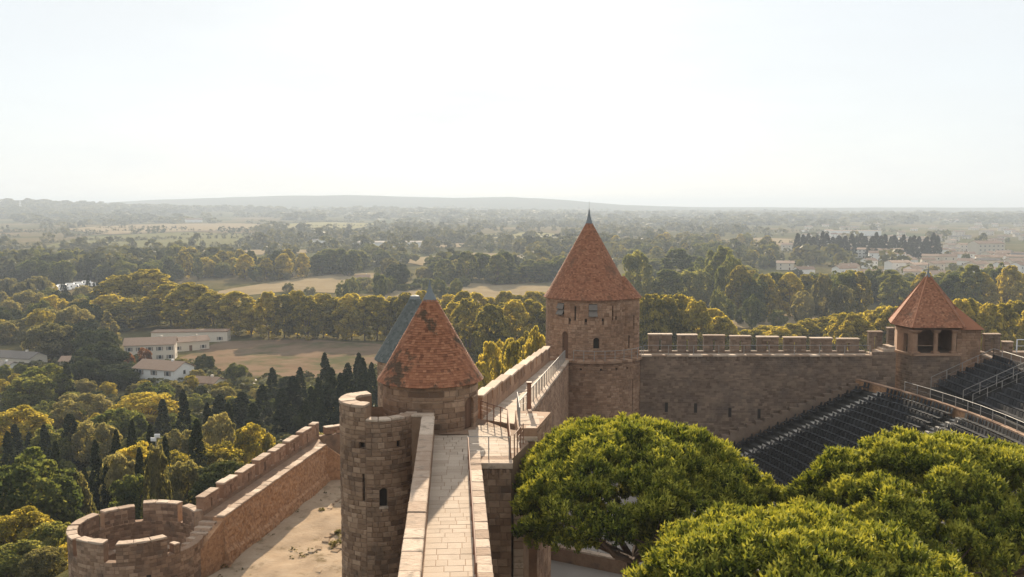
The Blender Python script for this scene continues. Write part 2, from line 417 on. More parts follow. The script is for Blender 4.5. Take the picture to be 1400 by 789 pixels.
def ground_mat():
    m = bpy.data.materials.new('countryside'); m.use_nodes = True
    n = m.node_tree; N = n.nodes; K = n.links.new; b = N['Principled BSDF']; b.inputs['Roughness'].default_value = .95; b.inputs['Specular IOR Level'].default_value = 0
    ge = N.new("ShaderNodeNewGeometry")
    def noise(sc, det=6):
        q = N.new("ShaderNodeTexNoise"); q.inputs['Scale'].default_value = sc; q.inputs['Detail'].default_value = det; q.inputs['Roughness'].default_value = .65
        K(ge.outputs['Position'], q.inputs['Vector']); return q.outputs['Fac']
    def ramp(f, els):
        r = N.new("ShaderNodeValToRGB"); r.color_ramp.elements[0].position = els[0][0]; r.color_ramp.elements[0].color = (*els[0][1], 1)
        r.color_ramp.elements[1].position = els[-1][0]; r.color_ramp.elements[1].color = (*els[-1][1], 1)
        for p, c in els[1:-1]: e = r.color_ramp.elements.new(p); e.color = (*c, 1)
        K(f, r.inputs[0]); return r.outputs[0]
    vm = N.new("ShaderNodeMapping"); vm.inputs['Scale'].default_value = (.0042, .0028, 0); vm.inputs['Rotation'].default_value = (0, 0, .4)
    K(ge.outputs['Position'], vm.inputs['Vector'])
    vo = N.new("ShaderNodeTexVoronoi"); vo.inputs['Scale'].default_value = 1; K(vm.outputs[0], vo.inputs['Vector'])
    sp = N.new("ShaderNodeSeparateColor"); K(vo.outputs['Color'], sp.inputs[0])
    fields = ramp(sp.outputs[0], [(0, (.08,.086,.035)), (.3, (.14,.12,.06)), (.55, (.18,.135,.08)), (.75, (.07,.08,.032)), (1, (.21,.165,.10))])
    scrub = ramp(noise(.03), [(.3, (.04,.046,.018)), (.5, (.08,.08,.032)), (.7, (.16,.125,.065))])
    mx = N.new("ShaderNodeMix"); mx.data_type = 'RGBA'
    f2 = N.new("ShaderNodeMapRange"); f2.inputs['From Min'].default_value = .42; f2.inputs['From Max'].default_value = .55; K(noise(.0035, 4), f2.inputs['Value'])
    K(f2.outputs[0], mx.inputs['Factor']); K(scrub, mx.inputs['A']); K(fields, mx.inputs['B'])
    fine = N.new("ShaderNodeMix"); fine.data_type = 'RGBA'; fine.blend_type = 'MULTIPLY'; fine.inputs['Factor'].default_value = .8
    K(mx.outputs['Result'], fine.inputs['A']); K(ramp(noise(.35), [(.3, (.55,.55,.5)), (.7, (1.25,1.2,1.1))]), fine.inputs['B'])
    sx = N.new("ShaderNodeSeparateXYZ"); K(ge.outputs['Position'], sx.inputs[0])
    wd = N.new("ShaderNodeMapRange"); wd.inputs['From Min'].default_value = 4600; wd.inputs['From Max'].default_value = 5600; K(sx.outputs[1], wd.inputs['Value'])
    fo = N.new("ShaderNodeMix"); fo.data_type = 'RGBA'; K(wd.outputs[0], fo.inputs['Factor']); K(fine.outputs['Result'], fo.inputs['A'])
    K(ramp(noise(.004, 8), [(.35, (.035,.045,.025)), (.6, (.06,.065,.035)), (.75, (.11,.10,.055))]), fo.inputs['B'])   # wooded hills
    K(fo.outputs['Result'], b.inputs['Base Color'])
    bp = N.new("ShaderNodeBump"); bp.inputs['Strength'].default_value = .6; bp.inputs['Distance'].default_value = .5
    K(noise(1.5), bp.inputs['Height']); K(bp.outputs[0], b.inputs['Normal'])
    return m
M['ground'] = ground_mat()
NA, NRd = 420, 230
rad = np.concatenate([[0], np.geomspace(6, 25000, NRd)])
# finer angles ahead, coarser behind
th = np.concatenate([np.linspace(-42, 42, 300, endpoint=False), np.linspace(42, 318, NA - 300, endpoint=False)]) * math.pi / 180
RR, TT = np.meshgrid(rad[1:], th, indexing='ij')
gx, gy = RR * np.sin(TT), RR * np.cos(TT)
gz = terr(gx, gy)
V = np.stack([gx.ravel(), gy.ravel(), gz.ravel()], 1)
V = np.vstack([V, [[0, 0, tz(0, 0)]]])
i, j = np.meshgrid(np.arange(NRd - 1), np.arange(NA), indexing='ij'); j2 = (j + 1) % NA
Fq = np.stack([i * NA + j, (i + 1) * NA + j, (i + 1) * NA + j2, i * NA + j2], -1).reshape(-1, 4)
inner = np.array([[len(V) - 1, a, (a + 1) % NA, (a + 1) % NA] for a in range(NA)])
g = np_build('ground', V, Fq, np.full(len(Fq), .5), M['ground']); structure(g); g.data.shade_smooth()

def drape(name, poly, mt, lift=.12, step=None, amp=0.):
    """a sheet of ground following the terrain inside a plan polygon"""
    p = np.array(poly, float); lo, hi = p.min(0), p.max(0)
    step = step or max((hi - lo).max() / 60, .5)
    bm = bmesh.new()
    xs = np.arange(lo[0], hi[0] + step, step); ys = np.arange(lo[1], hi[1] + step, step)
    f = bm.faces.new([bm.verts.new((q[0], q[1], 0)) for q in poly])
    for x in xs[1:-1]: bmesh.ops.bisect_plane(bm, geom=bm.verts[:] + bm.edges[:] + bm.faces[:], plane_co=(x, 0, 0), plane_no=(1, 0, 0))
    for y in ys[1:-1]: bmesh.ops.bisect_plane(bm, geom=bm.verts[:] + bm.edges[:] + bm.faces[:], plane_co=(0, y, 0), plane_no=(0, 1, 0))
    vs = np.array([v.co[:] for v in bm.verts]); z = terr(vs[:, 0], vs[:, 1]) + lift
    if amp: z = z + amp * (1 + wav(vs[:, 0], vs[:, 1], 2.1, 3))
    for v, zz in zip(bm.verts, z): v.co.z = zz
    bm.normal_update()
    for ff in bm.faces:
        if ff.normal.z < 0: ff.normal_flip()
    me = bpy.data.meshes.new(name); bm.to_mesh(me); bm.free(); me.materials.append(mt); me.shade_smooth()
    at = me.attributes.new("tone", 'FLOAT', 'FACE'); at.data.foreach_set("value", np.full(len(me.polygons), .5, np.float32))
    o = link(bpy.data.objects.new(name, me)); WL[o.name] = Vector((0, 0, 0)); return structure(o)
def gpoly(pts, z=3.0): return [tuple(PZ(u, v, z)[:2]) for u, v in pts]
M['soil'] = mat('ploughed_soil', (.13,.085,.055), (.19,.13,.085), (.24,.17,.115), nscale=.08, namt=.6, bump=.5, bscale=1.2, stain=(.08,.085,.04), stain_scale=.06, stain_lo=.48, stain_hi=.62, spec=0.)
M['dry'] = mat('dry_grass', (.18,.14,.08), (.26,.20,.12), (.32,.255,.16), nscale=.05, namt=.6, bump=.5, bscale=.8, spec=0.)
M['drygreen'] = mat('pasture', (.16,.15,.06), (.25,.22,.10), (.32,.27,.14), nscale=.02, namt=.6, bump=.3, bscale=.5, spec=0.)
M['vine'] = mat('vineyard', (.10,.105,.04), (.15,.14,.06), (.19,.17,.08), nscale=.02, namt=.7, bump=.3, bscale=.3, spec=0.)
M['track'] = mat('pale_track', (.50,.44,.37), (.62,.55,.47), nscale=.2, bump=.2, spec=0.)
M['earth'] = mat('lices_earth', (.28,.205,.14), (.39,.295,.205), (.47,.37,.27), nscale=.6, namt=.7, bump=.8, bscale=3, stain=(.20,.15,.09), stain_scale=.5, stain_lo=.55, stain_hi=.66, spec=0.)
FIELDS = []
def field(name, pts, mt, z=3.0, lift=.25):
    q = gpoly(pts, z); FIELDS.append(q); return drape(name, q, M[mt], lift)
field('ploughed_field', [(238, 498), (302, 470), (420, 468), (520, 476), (560, 500), (470, 534), (352, 530), (300, 521)], 'soil')
field('dry_meadow', [(512, 418), (530, 392), (640, 386), (745, 390), (790, 405), (700, 425), (600, 432)], 'dry')
field('pasture', [(930, 420), (990, 414), (1130, 436), (1110, 452), (960, 452)], 'dry')
field('dry_clearing', [(290, 408), (400, 398), (470, 402), (540, 372), (470, 372), (380, 385), (300, 398)], 'dry')
field('vineyard', [(55, 336), (120, 322), (260, 317), (370, 322), (350, 332), (200, 338)], 'vine', 6, 1.0)
field('stubble_strip', [(125, 345), (235, 340), (420, 340), (420, 345), (240, 349)], 'dry', 4, .6)
field('pale_field', [(520, 333), (570, 330), (640, 332), (630, 337), (530, 338)], 'dry', 4, .6)
field('upland_field', [(80, 312), (200, 306), (330, 305), (420, 309), (300, 313), (150, 317)], 'dry', 9, 1.2)
field('upland_vines', [(330, 309), (430, 303), (520, 305), (470, 312)], 'drygreen', 10, 1.2)
field('hay_field', [(540, 356), (640, 345), (740, 348), (720, 361), (600, 366)], 'dry', 3, .5)
field('far_pasture', [(930, 332), (1040, 325), (1130, 330), (1040, 338)], 'dry', 3, .6)
field('far_stubble', [(300, 366), (400, 355), (490, 359), (400, 370)], 'dry', 3, .5)
field('far_meadow', [(620, 322), (720, 318), (800, 321), (700, 327)], 'drygreen', 4, .8)
drape('farm_track', gpoly([(306, 524), (325, 519), (372, 540), (420, 566), (395, 570), (352, 545)], 3.5), M['track'], .4)
drape('slope_path', gpoly([(196, 610), (225, 560), (262, 545), (300, 540), (262, 560), (240, 600), (225, 640), (200, 650)], 12), M['dry'], .25)
M['lices'] = M['earth']
drape('lices_ground', [(-23.6, 50), (-23.4, 66), (-21.7, 74), (-18.4, 94), (-12, 100), (-6, 100), (-6, 50)], M['earth'], .06, .6, .22)

lg = bpy.data.objects['lices_ground']
for (q0, q1, w_) in (((404, 772), (470, 712), .55), ((418, 789), (474, 735), .7), ((442, 700), (470, 672), .4), ((385, 789), (420, 752), .35)):
    a, b = PZ(*q0, 32.3), PZ(*q1, 32.3); n_ = max(2, int((b - a).length / .8)); d = (b - a).normalized(); n1_ = Vector((d.y, -d.x, 0))
    for k in range(n_):
        if R.random() < .18: continue
        p, q = a.lerp(b, k / n_) + n1_ * R.uniform(-.12, .12), a.lerp(b, (k + .93) / n_) + n1_ * R.uniform(-.12, .12); ww = w_ * R.uniform(.6, 1.2); z = tz(p.x, p.y) + .12
        mb = MB(); mb.prism([p, q, q + n1_ * ww, p + n1_ * ww][::-1], z - .3, z + R.uniform(.12, .26), R.random()); build('ledge_stone', mb, M['earth'], lg, bevel=.05, jitter=.04)

# ------------------------------------------------------------------ the walkway between towers
WZ = 47.7
SH = .0615
def CW(xp, D, z=WZ): return Vector((xp - SH * D, D, z))
dW = Vector((-SH, 1, 0)).normalized(); nW = Vector((1, SH, 0)).normalized()
rw = thing('rampart_walk', CW(0, 35, 32), 'stone rampart wall with paved walkway and pale coped parapet leading to the mossy cone tower', 'rampart')
mb = MB(); mb.prism([CW(-1.66, 18), CW(1.16, 18), CW(1.16, 50.2), CW(-1.66, 50.2)], 30, WZ - .03); core = build('wall', mb, M['stone'], rw)
# landing
A, B, C_, Dp, E, Fp = PZ(656, 630, WZ), PZ(699, 627.5, WZ), PZ(723, 605, WZ), PZ(709, 588, WZ), PZ(694, 586, WZ), PZ(656, 572, WZ)
land = [A + Vector((-.9, 0, 0)), A, B, C_, Dp, E, Fp, Fp + Vector((-1.5, .3, 0)), Vector((-4.6, 52.8, 0))]
mb = MB(); mb.prism([(p.x, p.y) for p in land], 33, WZ - .03); build('landing_base', mb, M['stone'], rw)
floor_m = MB()
sf = flat(CW(-1.08, 18, WZ - .03), nW, (0, 0, 1), up=dW)
st, mo = clad(sf, 0, 1.82, 7, 32.0, ch=.5, lr=(.4, .9), depth=.05, joint=.008, proud=.012, cham=.012)
flo = build('walkway_floor', mo, M['paver'], rw)
emit(st, mo, flo, M['paver'], 260, name='paver', mortar=False)
def inpoly(x, y, poly):
    c = False; n = len(poly)
    for i in range(n):
        ax, ay = poly[i][0], poly[i][1]; bx, by = poly[(i + 1) % n][0], poly[(i + 1) % n][1]
        if (ay > y) != (by > y) and x < (bx - ax) * (y - ay) / (by - ay) + ax: c = not c
    return c
sf2 = flat(CW(.75, 45.4, WZ - .028), nW, (0, 0, 1), up=dW)
st, mo = clad(sf2, .0, 6, .3, 10.5, ch=.5, lr=(.4, .9), depth=.05, joint=.008, proud=.012, cham=.012)
st = [s for s in st if all(inpoly(s[0][k].x, s[0][k].y, land) for k in range(4)) and math.hypot(s[3].x + 4.6, s[3].y - 53) > 2.9]
emit(st, mo, flo, M['paver'], 200, name='paver', mortar=False)
# parapet and its coping
mb = MB(); mb.prism([CW(-1.66, 18), CW(-1.12, 18), CW(-1.12, 49.6), CW(-1.66, 49.6)], WZ - .1, WZ + .93); par = build('parapet', mb, M['stone'], rw)
st, mo = clad(flat(CW(-1.10, 18, WZ), dW, nW), 6, 31.6, 0, .93, ch=.31, lr=(.4, .8), depth=.02)
emit(st, mo, par, M['stone'], 60)
y = 22.0; k = 0
while y < 49.2:
    l = R.uniform(.9, 1.7); y2 = min(y + l, 49.6); dz = R.uniform(-.015, .02)
    mb = MB(); mb.prism([CW(-1.74, y + .02), CW(-1.05, y + .02), CW(-1.05, y2 - .02), CW(-1.74, y2 - .02)], WZ + .935, WZ + 1.1 + dz, R.random())
    build('coping_stone', mb, M['coping'], par, bevel=.03, jitter=.012); y = y2
# kerb on the open side
mb = MB(); mb.prism([CW(.74, 18), CW(1.18, 18), CW(1.18, 45.6), CW(.74, 45.6)], WZ - .1, WZ + .12); kerb = build('kerb', mb, M['stone'], rw)
y = 22.0
while y < 45.4:
    l = R.uniform(.7, 1.3); y2 = min(y + l, 45.6)
    mb = MB(); mb.prism([CW(.72, y + .015), CW(1.24, y + .015), CW(1.24, y2 - .015), CW(.72, y2 - .015)], WZ + .125, WZ + .28 + R.uniform(-.01, .015), R.random())
    build('kerb_stone', mb, M['coping'], kerb, bevel=.025, jitter=.01); y = y2
# open-side wall face and landing front
st, mo = clad(flat(CW(1.20, 18, 33), dW, nW), 14, 27.9, 0, 14.6, ch=.31, lr=(.35, .75))
emit(st, mo, core, M['stone'], 110)
lf = build('landing_front', (lambda m: (m.box(A.x, B.x, A.y - .14, A.y, 33, WZ - .3), m)[1])(MB()), M['stone'], rw)
st, mo = clad(flat((A.x, A.y - .2, 33), (1, 0, 0), (0, -1, 0)), 0, (B - A).x, 0, 14.35, ch=.32, lr=(.3, .6))
emit(st, mo, lf, M['stone'], 60)
mb = MB(); mb.box(A.x + .02, B.x + .08, A.y - .34, A.y + .3, WZ - .32, WZ - .02, .6); build('landing_edge', mb, M['coping'], rw, bevel=.03)
for k in range(4):
    x = A.x + .2 + k * .36; mb = MB(); mb.box(x, x + .16, A.y - .32, A.y - .1, WZ - .62, WZ - .33); build('corbel', mb, M['stone'], rw, bevel=.02)
st, mo = clad(flat((.06, 45.0, 33), (1, 0, 0), (0, -1, 0)), 0, .5, 0, 12.4, ch=.33, lr=(.5, .5))
bt = build('buttress', (lambda m: (m.box(.09, .53, 45.05, 46.4, 33, 45.38), m)[1])(MB()), M['coping'], rw)  # pale coping colour painted in for the light on this strip
emit(st, mo, bt, M['coping'], 30)
# steps up to the platform
PF = 48.32
pl = [PZ(708, 585, PF), PZ(734, 585, PF), PZ(753, 563, PF), PZ(704, 561, PF)]
st_t = rw
for k in range(4):
    y0 = 48.9 + k * .3; zt = WZ + .155 * (k + 1)
    x0 = (709 - 700) / F * y0; mb = MB(); mb.box(x0 - .02, x0 + 1.0 + .05 * k, y0, 51.2, WZ - .1 if k == 0 else zt - .15, zt, R.random()); build('step', mb, M['coping'], st_t, bevel=.02)

# railings of the walkway
railing('metal_railing', [CW(.66, 29), CW(.66, 45.2)], 'thin brown metal handrail along the open edge of the paved walkway', post=1.9, rails=2, r=.02, mt='rust')
railing('metal_railing', [CW(.66, 45.35), B + Vector((-.1, .1, 0))], 'short metal railing across the front edge of the stone landing', post=.8, rails=3, r=.02)
railing('metal_railing', [Fp + Vector((.05, -.1, 0)), E, B + Vector((-.1, 2.2, 0)), B + Vector((-.05, .3, 0))], 'metal railing with dark uprights from the cone tower round the landing', post=.75, rails=4, r=.024, mt='rust')
railing('metal_railing', [C_ + Vector((-.3, -.2, 0)), B + Vector((.15, .6, 0))], 'short metal railing beside the steps at the landing corner', post=.7, rails=3, r=.022, mt='rust')

# ------------------------------------------------------------------ front cone tower
TC = (-4.6, 53.0); TR = 2.68
t1 = thing('round_tower', (TC[0], TC[1], 30), 'round stone tower with mossy brick-red tiled cone roof beside the paved walkway', 'tower')
mb = MB(); mb.lathe(TC, [(TR - .26, 30), (TR - .26, 50.4)], 40); drum = build('drum_wall', mb, M['stone'], t1, smooth=True)
DU, DH = 2.72, 2.62
sfc = cyl(TC, TR, WZ)
op = [(DU - .42, DU + .42, -.1, 1.72)]
st, mo = clad(sfc, -TR * 2.0, TR * 2.0, -.1, DH, ch=.29, lr=(.42, .95), depth=.24, opens=op)
emit(st, mo, drum, M['stone'], 240)
mb = MB(); arch_fill(mb, sfc, DU - .42, DU + .42, 1.3, 1.72, -.2, .01); build('door_arch', mb, M['stone'], drum)
mb = MB(); panel(mb, sfc, DU - .42, DU + .42, 0, 1.75, -.16); dr = build('door', mb, M['wood'], t1)
for k in range(5):
    a = DU - .41 + k * .165; mb = MB(); mb.add([sfc(a, 0, -.155), sfc(a + .15, 0, -.155), sfc(a + .15, 1.74, -.155), sfc(a, 1.74, -.155), sfc(a, 0, -.13), sfc(a + .15, 0, -.13), sfc(a + .15, 1.74, -.13), sfc(a, 1.74, -.13)], [(4, 5, 6, 7), (0, 1, 5, 4), (1, 2, 6, 5), (3, 0, 4, 7)], R.random())
    build('plank', mb, M['wood'], dr)
EZ = WZ + 2.5
mb = MB(); mb.lathe(TC, [(2.2, EZ + .12), (2.9, EZ - .02), (2.86, EZ + .05), (.3, 54.72)], 48); rf = build('roof', mb, M['tile'], t1, smooth=False)
build('roof_tiles', cone_tiles(TC, 2.9, EZ, .30, 54.75, row=.145, tw=.19, flare=.06), M['tile'], rf, kind='stuff')
mb = MB(); mb.lathe(TC, [(.43, 54.50), (.36, 54.75), (.17, 55.1), (.08, 55.4), (.03, 55.75), (0.0, 55.8)], 16); build('lead_cap', mb, M['lead'], rf, smooth=True)
# outer turret with thick parapet
QC = (-7.2, 50.6); QR = 2.08
mb = MB(); mb.lathe(QC, [(QR - .26, 30), (QR - .26, 48.7)], 32); tur = build('turret_wall', mb, M['stone'], t1, smooth=True)
sq = cyl(QC, QR, 30)
wz = lambda v: P(520, v, 48.6).z - 30
ow = [(.28, .70, wz(693), wz(667)), (-.62, -.50, wz(686), wz(648)), (-.80, -.48, wz(613), wz(607)), (1.25, 1.48, wz(614), wz(605))]
st, mo = clad(sq, -QR * 2.7, -QR * .2, 0, 19.45, ch=.25, lr=(.26, .58), depth=.25, opens=ow)
st2, mo2 = clad(sq, -QR * .2, QR * 1.9, 0, 18.75, ch=.25, lr=(.26, .58), depth=.25, opens=ow)
mo.v, mo.f, mo.t = mo.v, mo.f, mo.t
mo.add(mo2.v, mo2.f)
emit(st + st2, mo, tur, M['stone'], 300)
mb = MB(); arch_fill(mb, sq, .28, .70, wz(672), wz(667), -.2, .01); build('window_arch', mb, M['stone'], tur)
for o in ow:
    mb = MB(); panel(mb, sq, o[0], o[1], o[2], o[3], -.235); build('window_recess_shade', mb, M['void'], tur)  # dark panel at the back gives the opening its shade by colour
mb = MB(); mb.add([sq(.26, wz(693), .05), sq(.72, wz(693), .05), sq(.72, wz(693), -.22), sq(.26, wz(693), -.22), sq(.26, wz(693) - .1, .05), sq(.72, wz(693) - .1, .05)], [(0, 1, 2, 3), (4, 5, 1, 0)], .9); build('window_sill', mb, M['coping'], tur)
def ring_piece(c, r0, r1, a0, a1, z0, z1, n=4, tone=.5):
    """a0,a1 measured from -y towards +x"""
    mb = MB(); vs = []; 
    for i in range(n + 1):
        a = a0 + (a1 - a0) * i / n
        for r in (r0, r1):
            for z in (z0, z1): vs.append((c[0] + r * math.sin(a), c[1] - r * math.cos(a), z))
    fs = []
    for i in range(n):
        b, q = i * 4, i * 4 + 4
        fs += [(b + 1, b + 3, q + 3, q + 1), (b + 2, q + 2, q + 3, b + 3), (b, b + 1, q + 1, q), (b, q, q + 2, b + 2)]
    fs += [(0, 2, 3, 1), (4 * n, 4 * n + 1, 4 * n + 3, 4 * n + 2)]
    mb.add(vs, fs, tone); return mb
mb = ring_piece(QC, QR - .8, QR - .255, -2.7, -.2, 48.0, 49.44, 16); build('parapet', mb, M['stone'], t1)
mb = ring_piece(QC, QR - .55, QR - .255, -.2, 1.9, 48.0, 48.74, 12); build('parapet', mb, M['stone'], t1)
par1 = None
a = -2.7
while a < -.21:
    b = min(a + R.uniform(.3, .5), -.2)
    build('coping_stone', ring_piece(QC, QR - .83, QR + .05, a + .01, b - .01, 49.45, 49.6 + R.uniform(-.01, .02), 2, R.random()), M['coping'], tur, bevel=.02, jitter=.012); a = b
a = -.2
while a < 1.5:
    b = min(a + R.uniform(.25, .45), 1.5)
    build('coping_stone', ring_piece(QC, QR - .6, QR + .03, a + .01, b - .01, 48.75, 48.88 + R.uniform(-.01, .01), 2, R.random()), M['coping'], tur, bevel=.02, jitter=.012); a = b
mb = MB(); mb.box(-6.0, -4.3, 49.65, 50.1, 30, 48.72); build('link_wall', mb, M['stone'], t1)
mb = MB(); mb.box(-6.0, -4.15, 49.6, 50.15, 48.73, 48.87, .7); build('coping_stone', mb, M['coping'], tur, bevel=.03)
mb = MB(); mb.lathe(QC, [(0.01, 48.02), (QR - .8, 48.02)], 24); build('turret_floor', mb, M['coping'], t1)

# ------------------------------------------------------------------ slate tower behind
SCn = (-7.7, 75.0)
t3 = thing('slate_tower', (SCn[0], SCn[1], 31), 'round tower with plain blue-grey slate cone behind the mossy red cone', 'tower')
mb = MB(); mb.lathe(SCn, [(2.75, 31), (2.75, 48)], 40); dw = build('drum_wall', mb, M['stone'], t3, smooth=True)
st, mo = clad(cyl(SCn, 3.0, 40), -5, 5, 0, 7.9, ch=.24, lr=(.28, .6)); emit(st, mo, dw, M['stone'], 0)
mb = MB(); mb.lathe(SCn, [(2.6, 47.9), (3.22, 47.75), (3.2, 47.85), (.36, 52.6)], 48); rf = build('roof', mb, M['slate'], t3)
build('roof_slates', cone_tiles(SCn, 3.25, 47.8, .36, 52.62, row=.16, tw=.2, thick=.012), M['slate'], rf, kind='stuff')
mb = MB(); mb.lathe(SCn, [(.44, 52.5), (.36, 52.75), (.0, 52.85)], 16); build('lead_cap', mb, M['lead'], rf)
cw2 = thing('inner_wall', (-6.5, 64, 31), 'plain stone wall joining the mossy cone tower and the slate tower', 'wall')
mb = MB(); mb.wall((-5.2, 55.5), (-6.4, 72.6), 1.4, 31, 46.2); build('wall', mb, M['stone'], cw2)

# ------------------------------------------------------------------ rampart stairs to the big tower
r2 = thing('stepped_rampart', (2, 74, 33), 'sloping rampart walk with stepped merlons climbing to the big red cone tower', 'rampart')
La, Lb = Vector((-1.75, 55.2, 0)), Vector((3.75, 92.4, 0)); Ra, Rb = Vector((.18, 53.6, 0)), Vector((5.2, 92.8, 0))
zw = lambda y: 47.35 + (44.55 - 47.35) * (y - 55) / 38
mb = MB(); mb.prism([Ra, Rb, Lb, La], [32] * 4, [zw(Ra.y), zw(Rb.y), zw(Lb.y), zw(La.y)]); build('walk', mb, M['paver'], r2)
nst = 46
for k in range(nst):
    t0, t1_ = k / nst, (k + 1) / nst
    a, b, c, d = La.lerp(Lb, t0), Ra.lerp(Rb, t0), Ra.lerp(Rb, t1_), La.lerp(Lb, t1_)
    z = zw(a.y) + .03; mb = MB(); mb.prism([a, b, c, d], z - .3, z, R.random()); build('step', mb, M['paver'], r2, bevel=.015)
dR = (Rb - Ra).normalized(); nR = Vector((dR.y, -dR.x, 0))
mb = MB(); mb.prism([Ra, Ra + nR * .35, Rb + nR * .35, Rb], [32] * 4, [zw(Ra.y) - .1, zw(Ra.y) - .1, zw(Rb.y) - .1, zw(Rb.y) - .1]); rwall = build('wall', mb, M['stone_red'], r2)
Lr = (Rb - Ra).length
st, mo = clad(flat(Ra + nR * .40 + Vector((0, 0, 33)), dR, nR), 0, Lr, 0, zw(Rb.y) - 33.15, ch=.24, lr=(.28, .6)); emit(st, mo, rwall, M['stone_red'], 0)
for k in range(8):
    a, b = k * Lr / 8, (k + 1) * Lr / 8
    zt = min(zw(Ra.y + dR.y * a), zw(Ra.y + dR.y * b)) - .15
    if zt - (zw(Rb.y) - .12) > .2:
        st, mo = clad(flat(Ra + nR * .40 + Vector((0, 0, 33)), dR, nR), a, b, zw(Rb.y) - 33.12, zt - 33, ch=.24, lr=(.28, .6)); emit(st, mo, rwall, M['stone_red'], 0)
for k in range(18):
    a, b = Ra.lerp(Rb, k / 18), Ra.lerp(Rb, (k + 1) / 18); e = dR * .02
    mb = MB(); mb.prism([a + e - nR * .05, a + e + nR * .45, b - e + nR * .45, b - e - nR * .05], [zw(a.y) - .09, zw(a.y) - .09, zw(b.y) - .09, zw(b.y) - .09], [zw(a.y) + .12, zw(a.y) + .12, zw(b.y) + .12, zw(b.y) + .12], R.random())
    build('kerb_stone', mb, M['coping'], r2, bevel=.02, jitter=.01)
# merlons on the outer side
dL = (Lb - La).normalized(); nL = Vector((-dL.y, dL.x, 0)); Ll = (Lb - La).length
mb = MB(); mb.prism([La, Lb, Lb + nL * .55, La + nL * .55], [32] * 4, [zw(La.y) + .75, zw(Lb.y) + .75] + [zw(Lb.y) + .75, zw(La.y) + .75]); build('parapet', mb, M['stone_red'], r2)
pos = 0.; 
while pos < Ll - 1:
    l = 3.3; e = min(pos + l, Ll)
    a, b = La + dL * pos, La + dL * e; zt = (zw(a.y) + zw(b.y)) / 2 + 1.45
    m = MB(); mid = (a + b) / 2
    sl = dL * .09
    for (p, q) in ((a, mid - sl), (mid + sl, b)):
        m.prism([p - nL * .01, q - nL * .01, q + nL * .56, p + nL * .56], [zw(p.y) + .5] * 4, [zt - .12 + (zw(p.y) - zw(mid.y)) * .55, zt - .12 + (zw(q.y) - zw(mid.y)) * .55] + [zt - .12 + (zw(q.y) - zw(mid.y)) * .55, zt - .12 + (zw(p.y) - zw(mid.y)) * .55], R.random())
    me_ = build('merlon', m, M['stone_red'], r2, jitter=.01)
    m = MB(); za, zb = zt - .115 + (zw(a.y) - zw(mid.y)) * .55, zt - .115 + (zw(b.y) - zw(mid.y)) * .55
    m.prism([a - nL * .07, b - nL * .07, b + nL * .62, a + nL * .62], [za, zb, zb, za], [za + .16, zb + .16, zb + .16, za + .16], R.random())
    build('coping_stone', m, M['coping'], me_, bevel=.03, jitter=.015)
    pos = e + .5
# platform at its foot
mb = MB(); mb.prism([(p.x, p.y) for p in pl], 33, PF - .02); pw = build('platform', mb, M['stone_red'], r2)
e1 = (pl[2] - pl[1]); n1 = Vector((e1.y, -e1.x, 0)).normalized()
st, mo = clad(flat(Vector((pl[1].x, pl[1].y, 33)) + n1 * .03, Vector((e1.x, e1.y, 0)), n1), 0, Vector((e1.x, e1.y)).length, 0, PF - 33.15, ch=.31, lr=(.35, .7), depth=.03); emit(st, mo, pw, M['stone_red'], 40)
st, mo = clad(flat(Vector((pl[0].x, pl[0].y, PF - .02)), (1, 0, 0), (0, 0, 1), up=(.02, 1, 0)), -.1, 2.0, .02, 4.2, ch=.6, lr=(.5, .9), depth=.04, proud=.012)
pp = [(p.x, p.y) for p in pl]; st = [s for s in st if all(inpoly(s[0][k].x, s[0][k].y, pp) for k in range(4))]
emit(st, mo, pw, M['paver'], 60, name='paver', mortar=False)
up1 = lambda p, o=0: Vector((p.x, p.y, zw(p.y) + .12)) + nR * .1
railing('metal_railing', [up1(Ra.lerp(Rb, .03)), up1(Ra.lerp(Rb, .97))], 'long slender balustrade climbing the sloping rampart to the big tower', h=1.05, post=2.0, r=.03, bal=.62)
tb = thing('gate_post', (0.98, 53.6, PF), 'stout rust-brown post at the foot of the climbing balustrade', 'post')
mb = MB(); mb.box(.86, 1.10, 53.5, 53.74, PF, PF + 1.5); build('post', mb, M['rust'], tb, bevel=.02)
mb = MB(); mb.box(.82, 1.14, 53.46, 53.78, PF + 1.5, PF + 1.56); build('cap', mb, M['rust'], tb, bevel=.01)
railing('metal_railing', [Vector((pl[0].x + .1, pl[0].y + .1, PF)), Vector((.3, 53.2, PF)), Vector((.9, 53.6, PF))], 'short metal railing on the pale platform above the steps', post=.9, rails=3, r=.022)

# ------------------------------------------------------------------ big round tower
BC = (7.85, 97.0); BR = 4.35
t2 = thing('round_tower', (BC[0], BC[1], 33), 'big round stone tower with tall plain red tiled cone roof and side turret', 'tower')
z2 = 44.6; e2 = 50.65
mb = MB(); mb.lathe(BC, [(BR - .3, z2), (BR - .3, e2 + .1)], 48); up = build('upper_wall', mb, M['stone_red'], t2, smooth=True)
s2 = cyl(BC, BR, z2)
vz = lambda v: P(813, v, 92.6).z - z2
ops = [(-3.72, -2.92, vz(432), vz(416)), (-.32, .5, vz(433), vz(416)), (-3.12, -2.42, 0.05, vz(455)), (.15, .75, vz(477), vz(462)),
       (-1.75, -1.6, vz(438), vz(420)), (2.1, 2.24, vz(438), vz(419)), (-2.4, -2.15, vz(441), vz(437)), (-.72, -.5, vz(441), vz(437)), (1.0, 1.22, vz(440), vz(436)), (2.5, 2.7, vz(439), vz(434))]
st, mo = clad(s2, -BR * 1.75, BR * 1.75, 0, e2 - z2, ch=.22, lr=(.26, .55), depth=.28, opens=ops); emit(st, mo, up, M['stone_red'], 0)
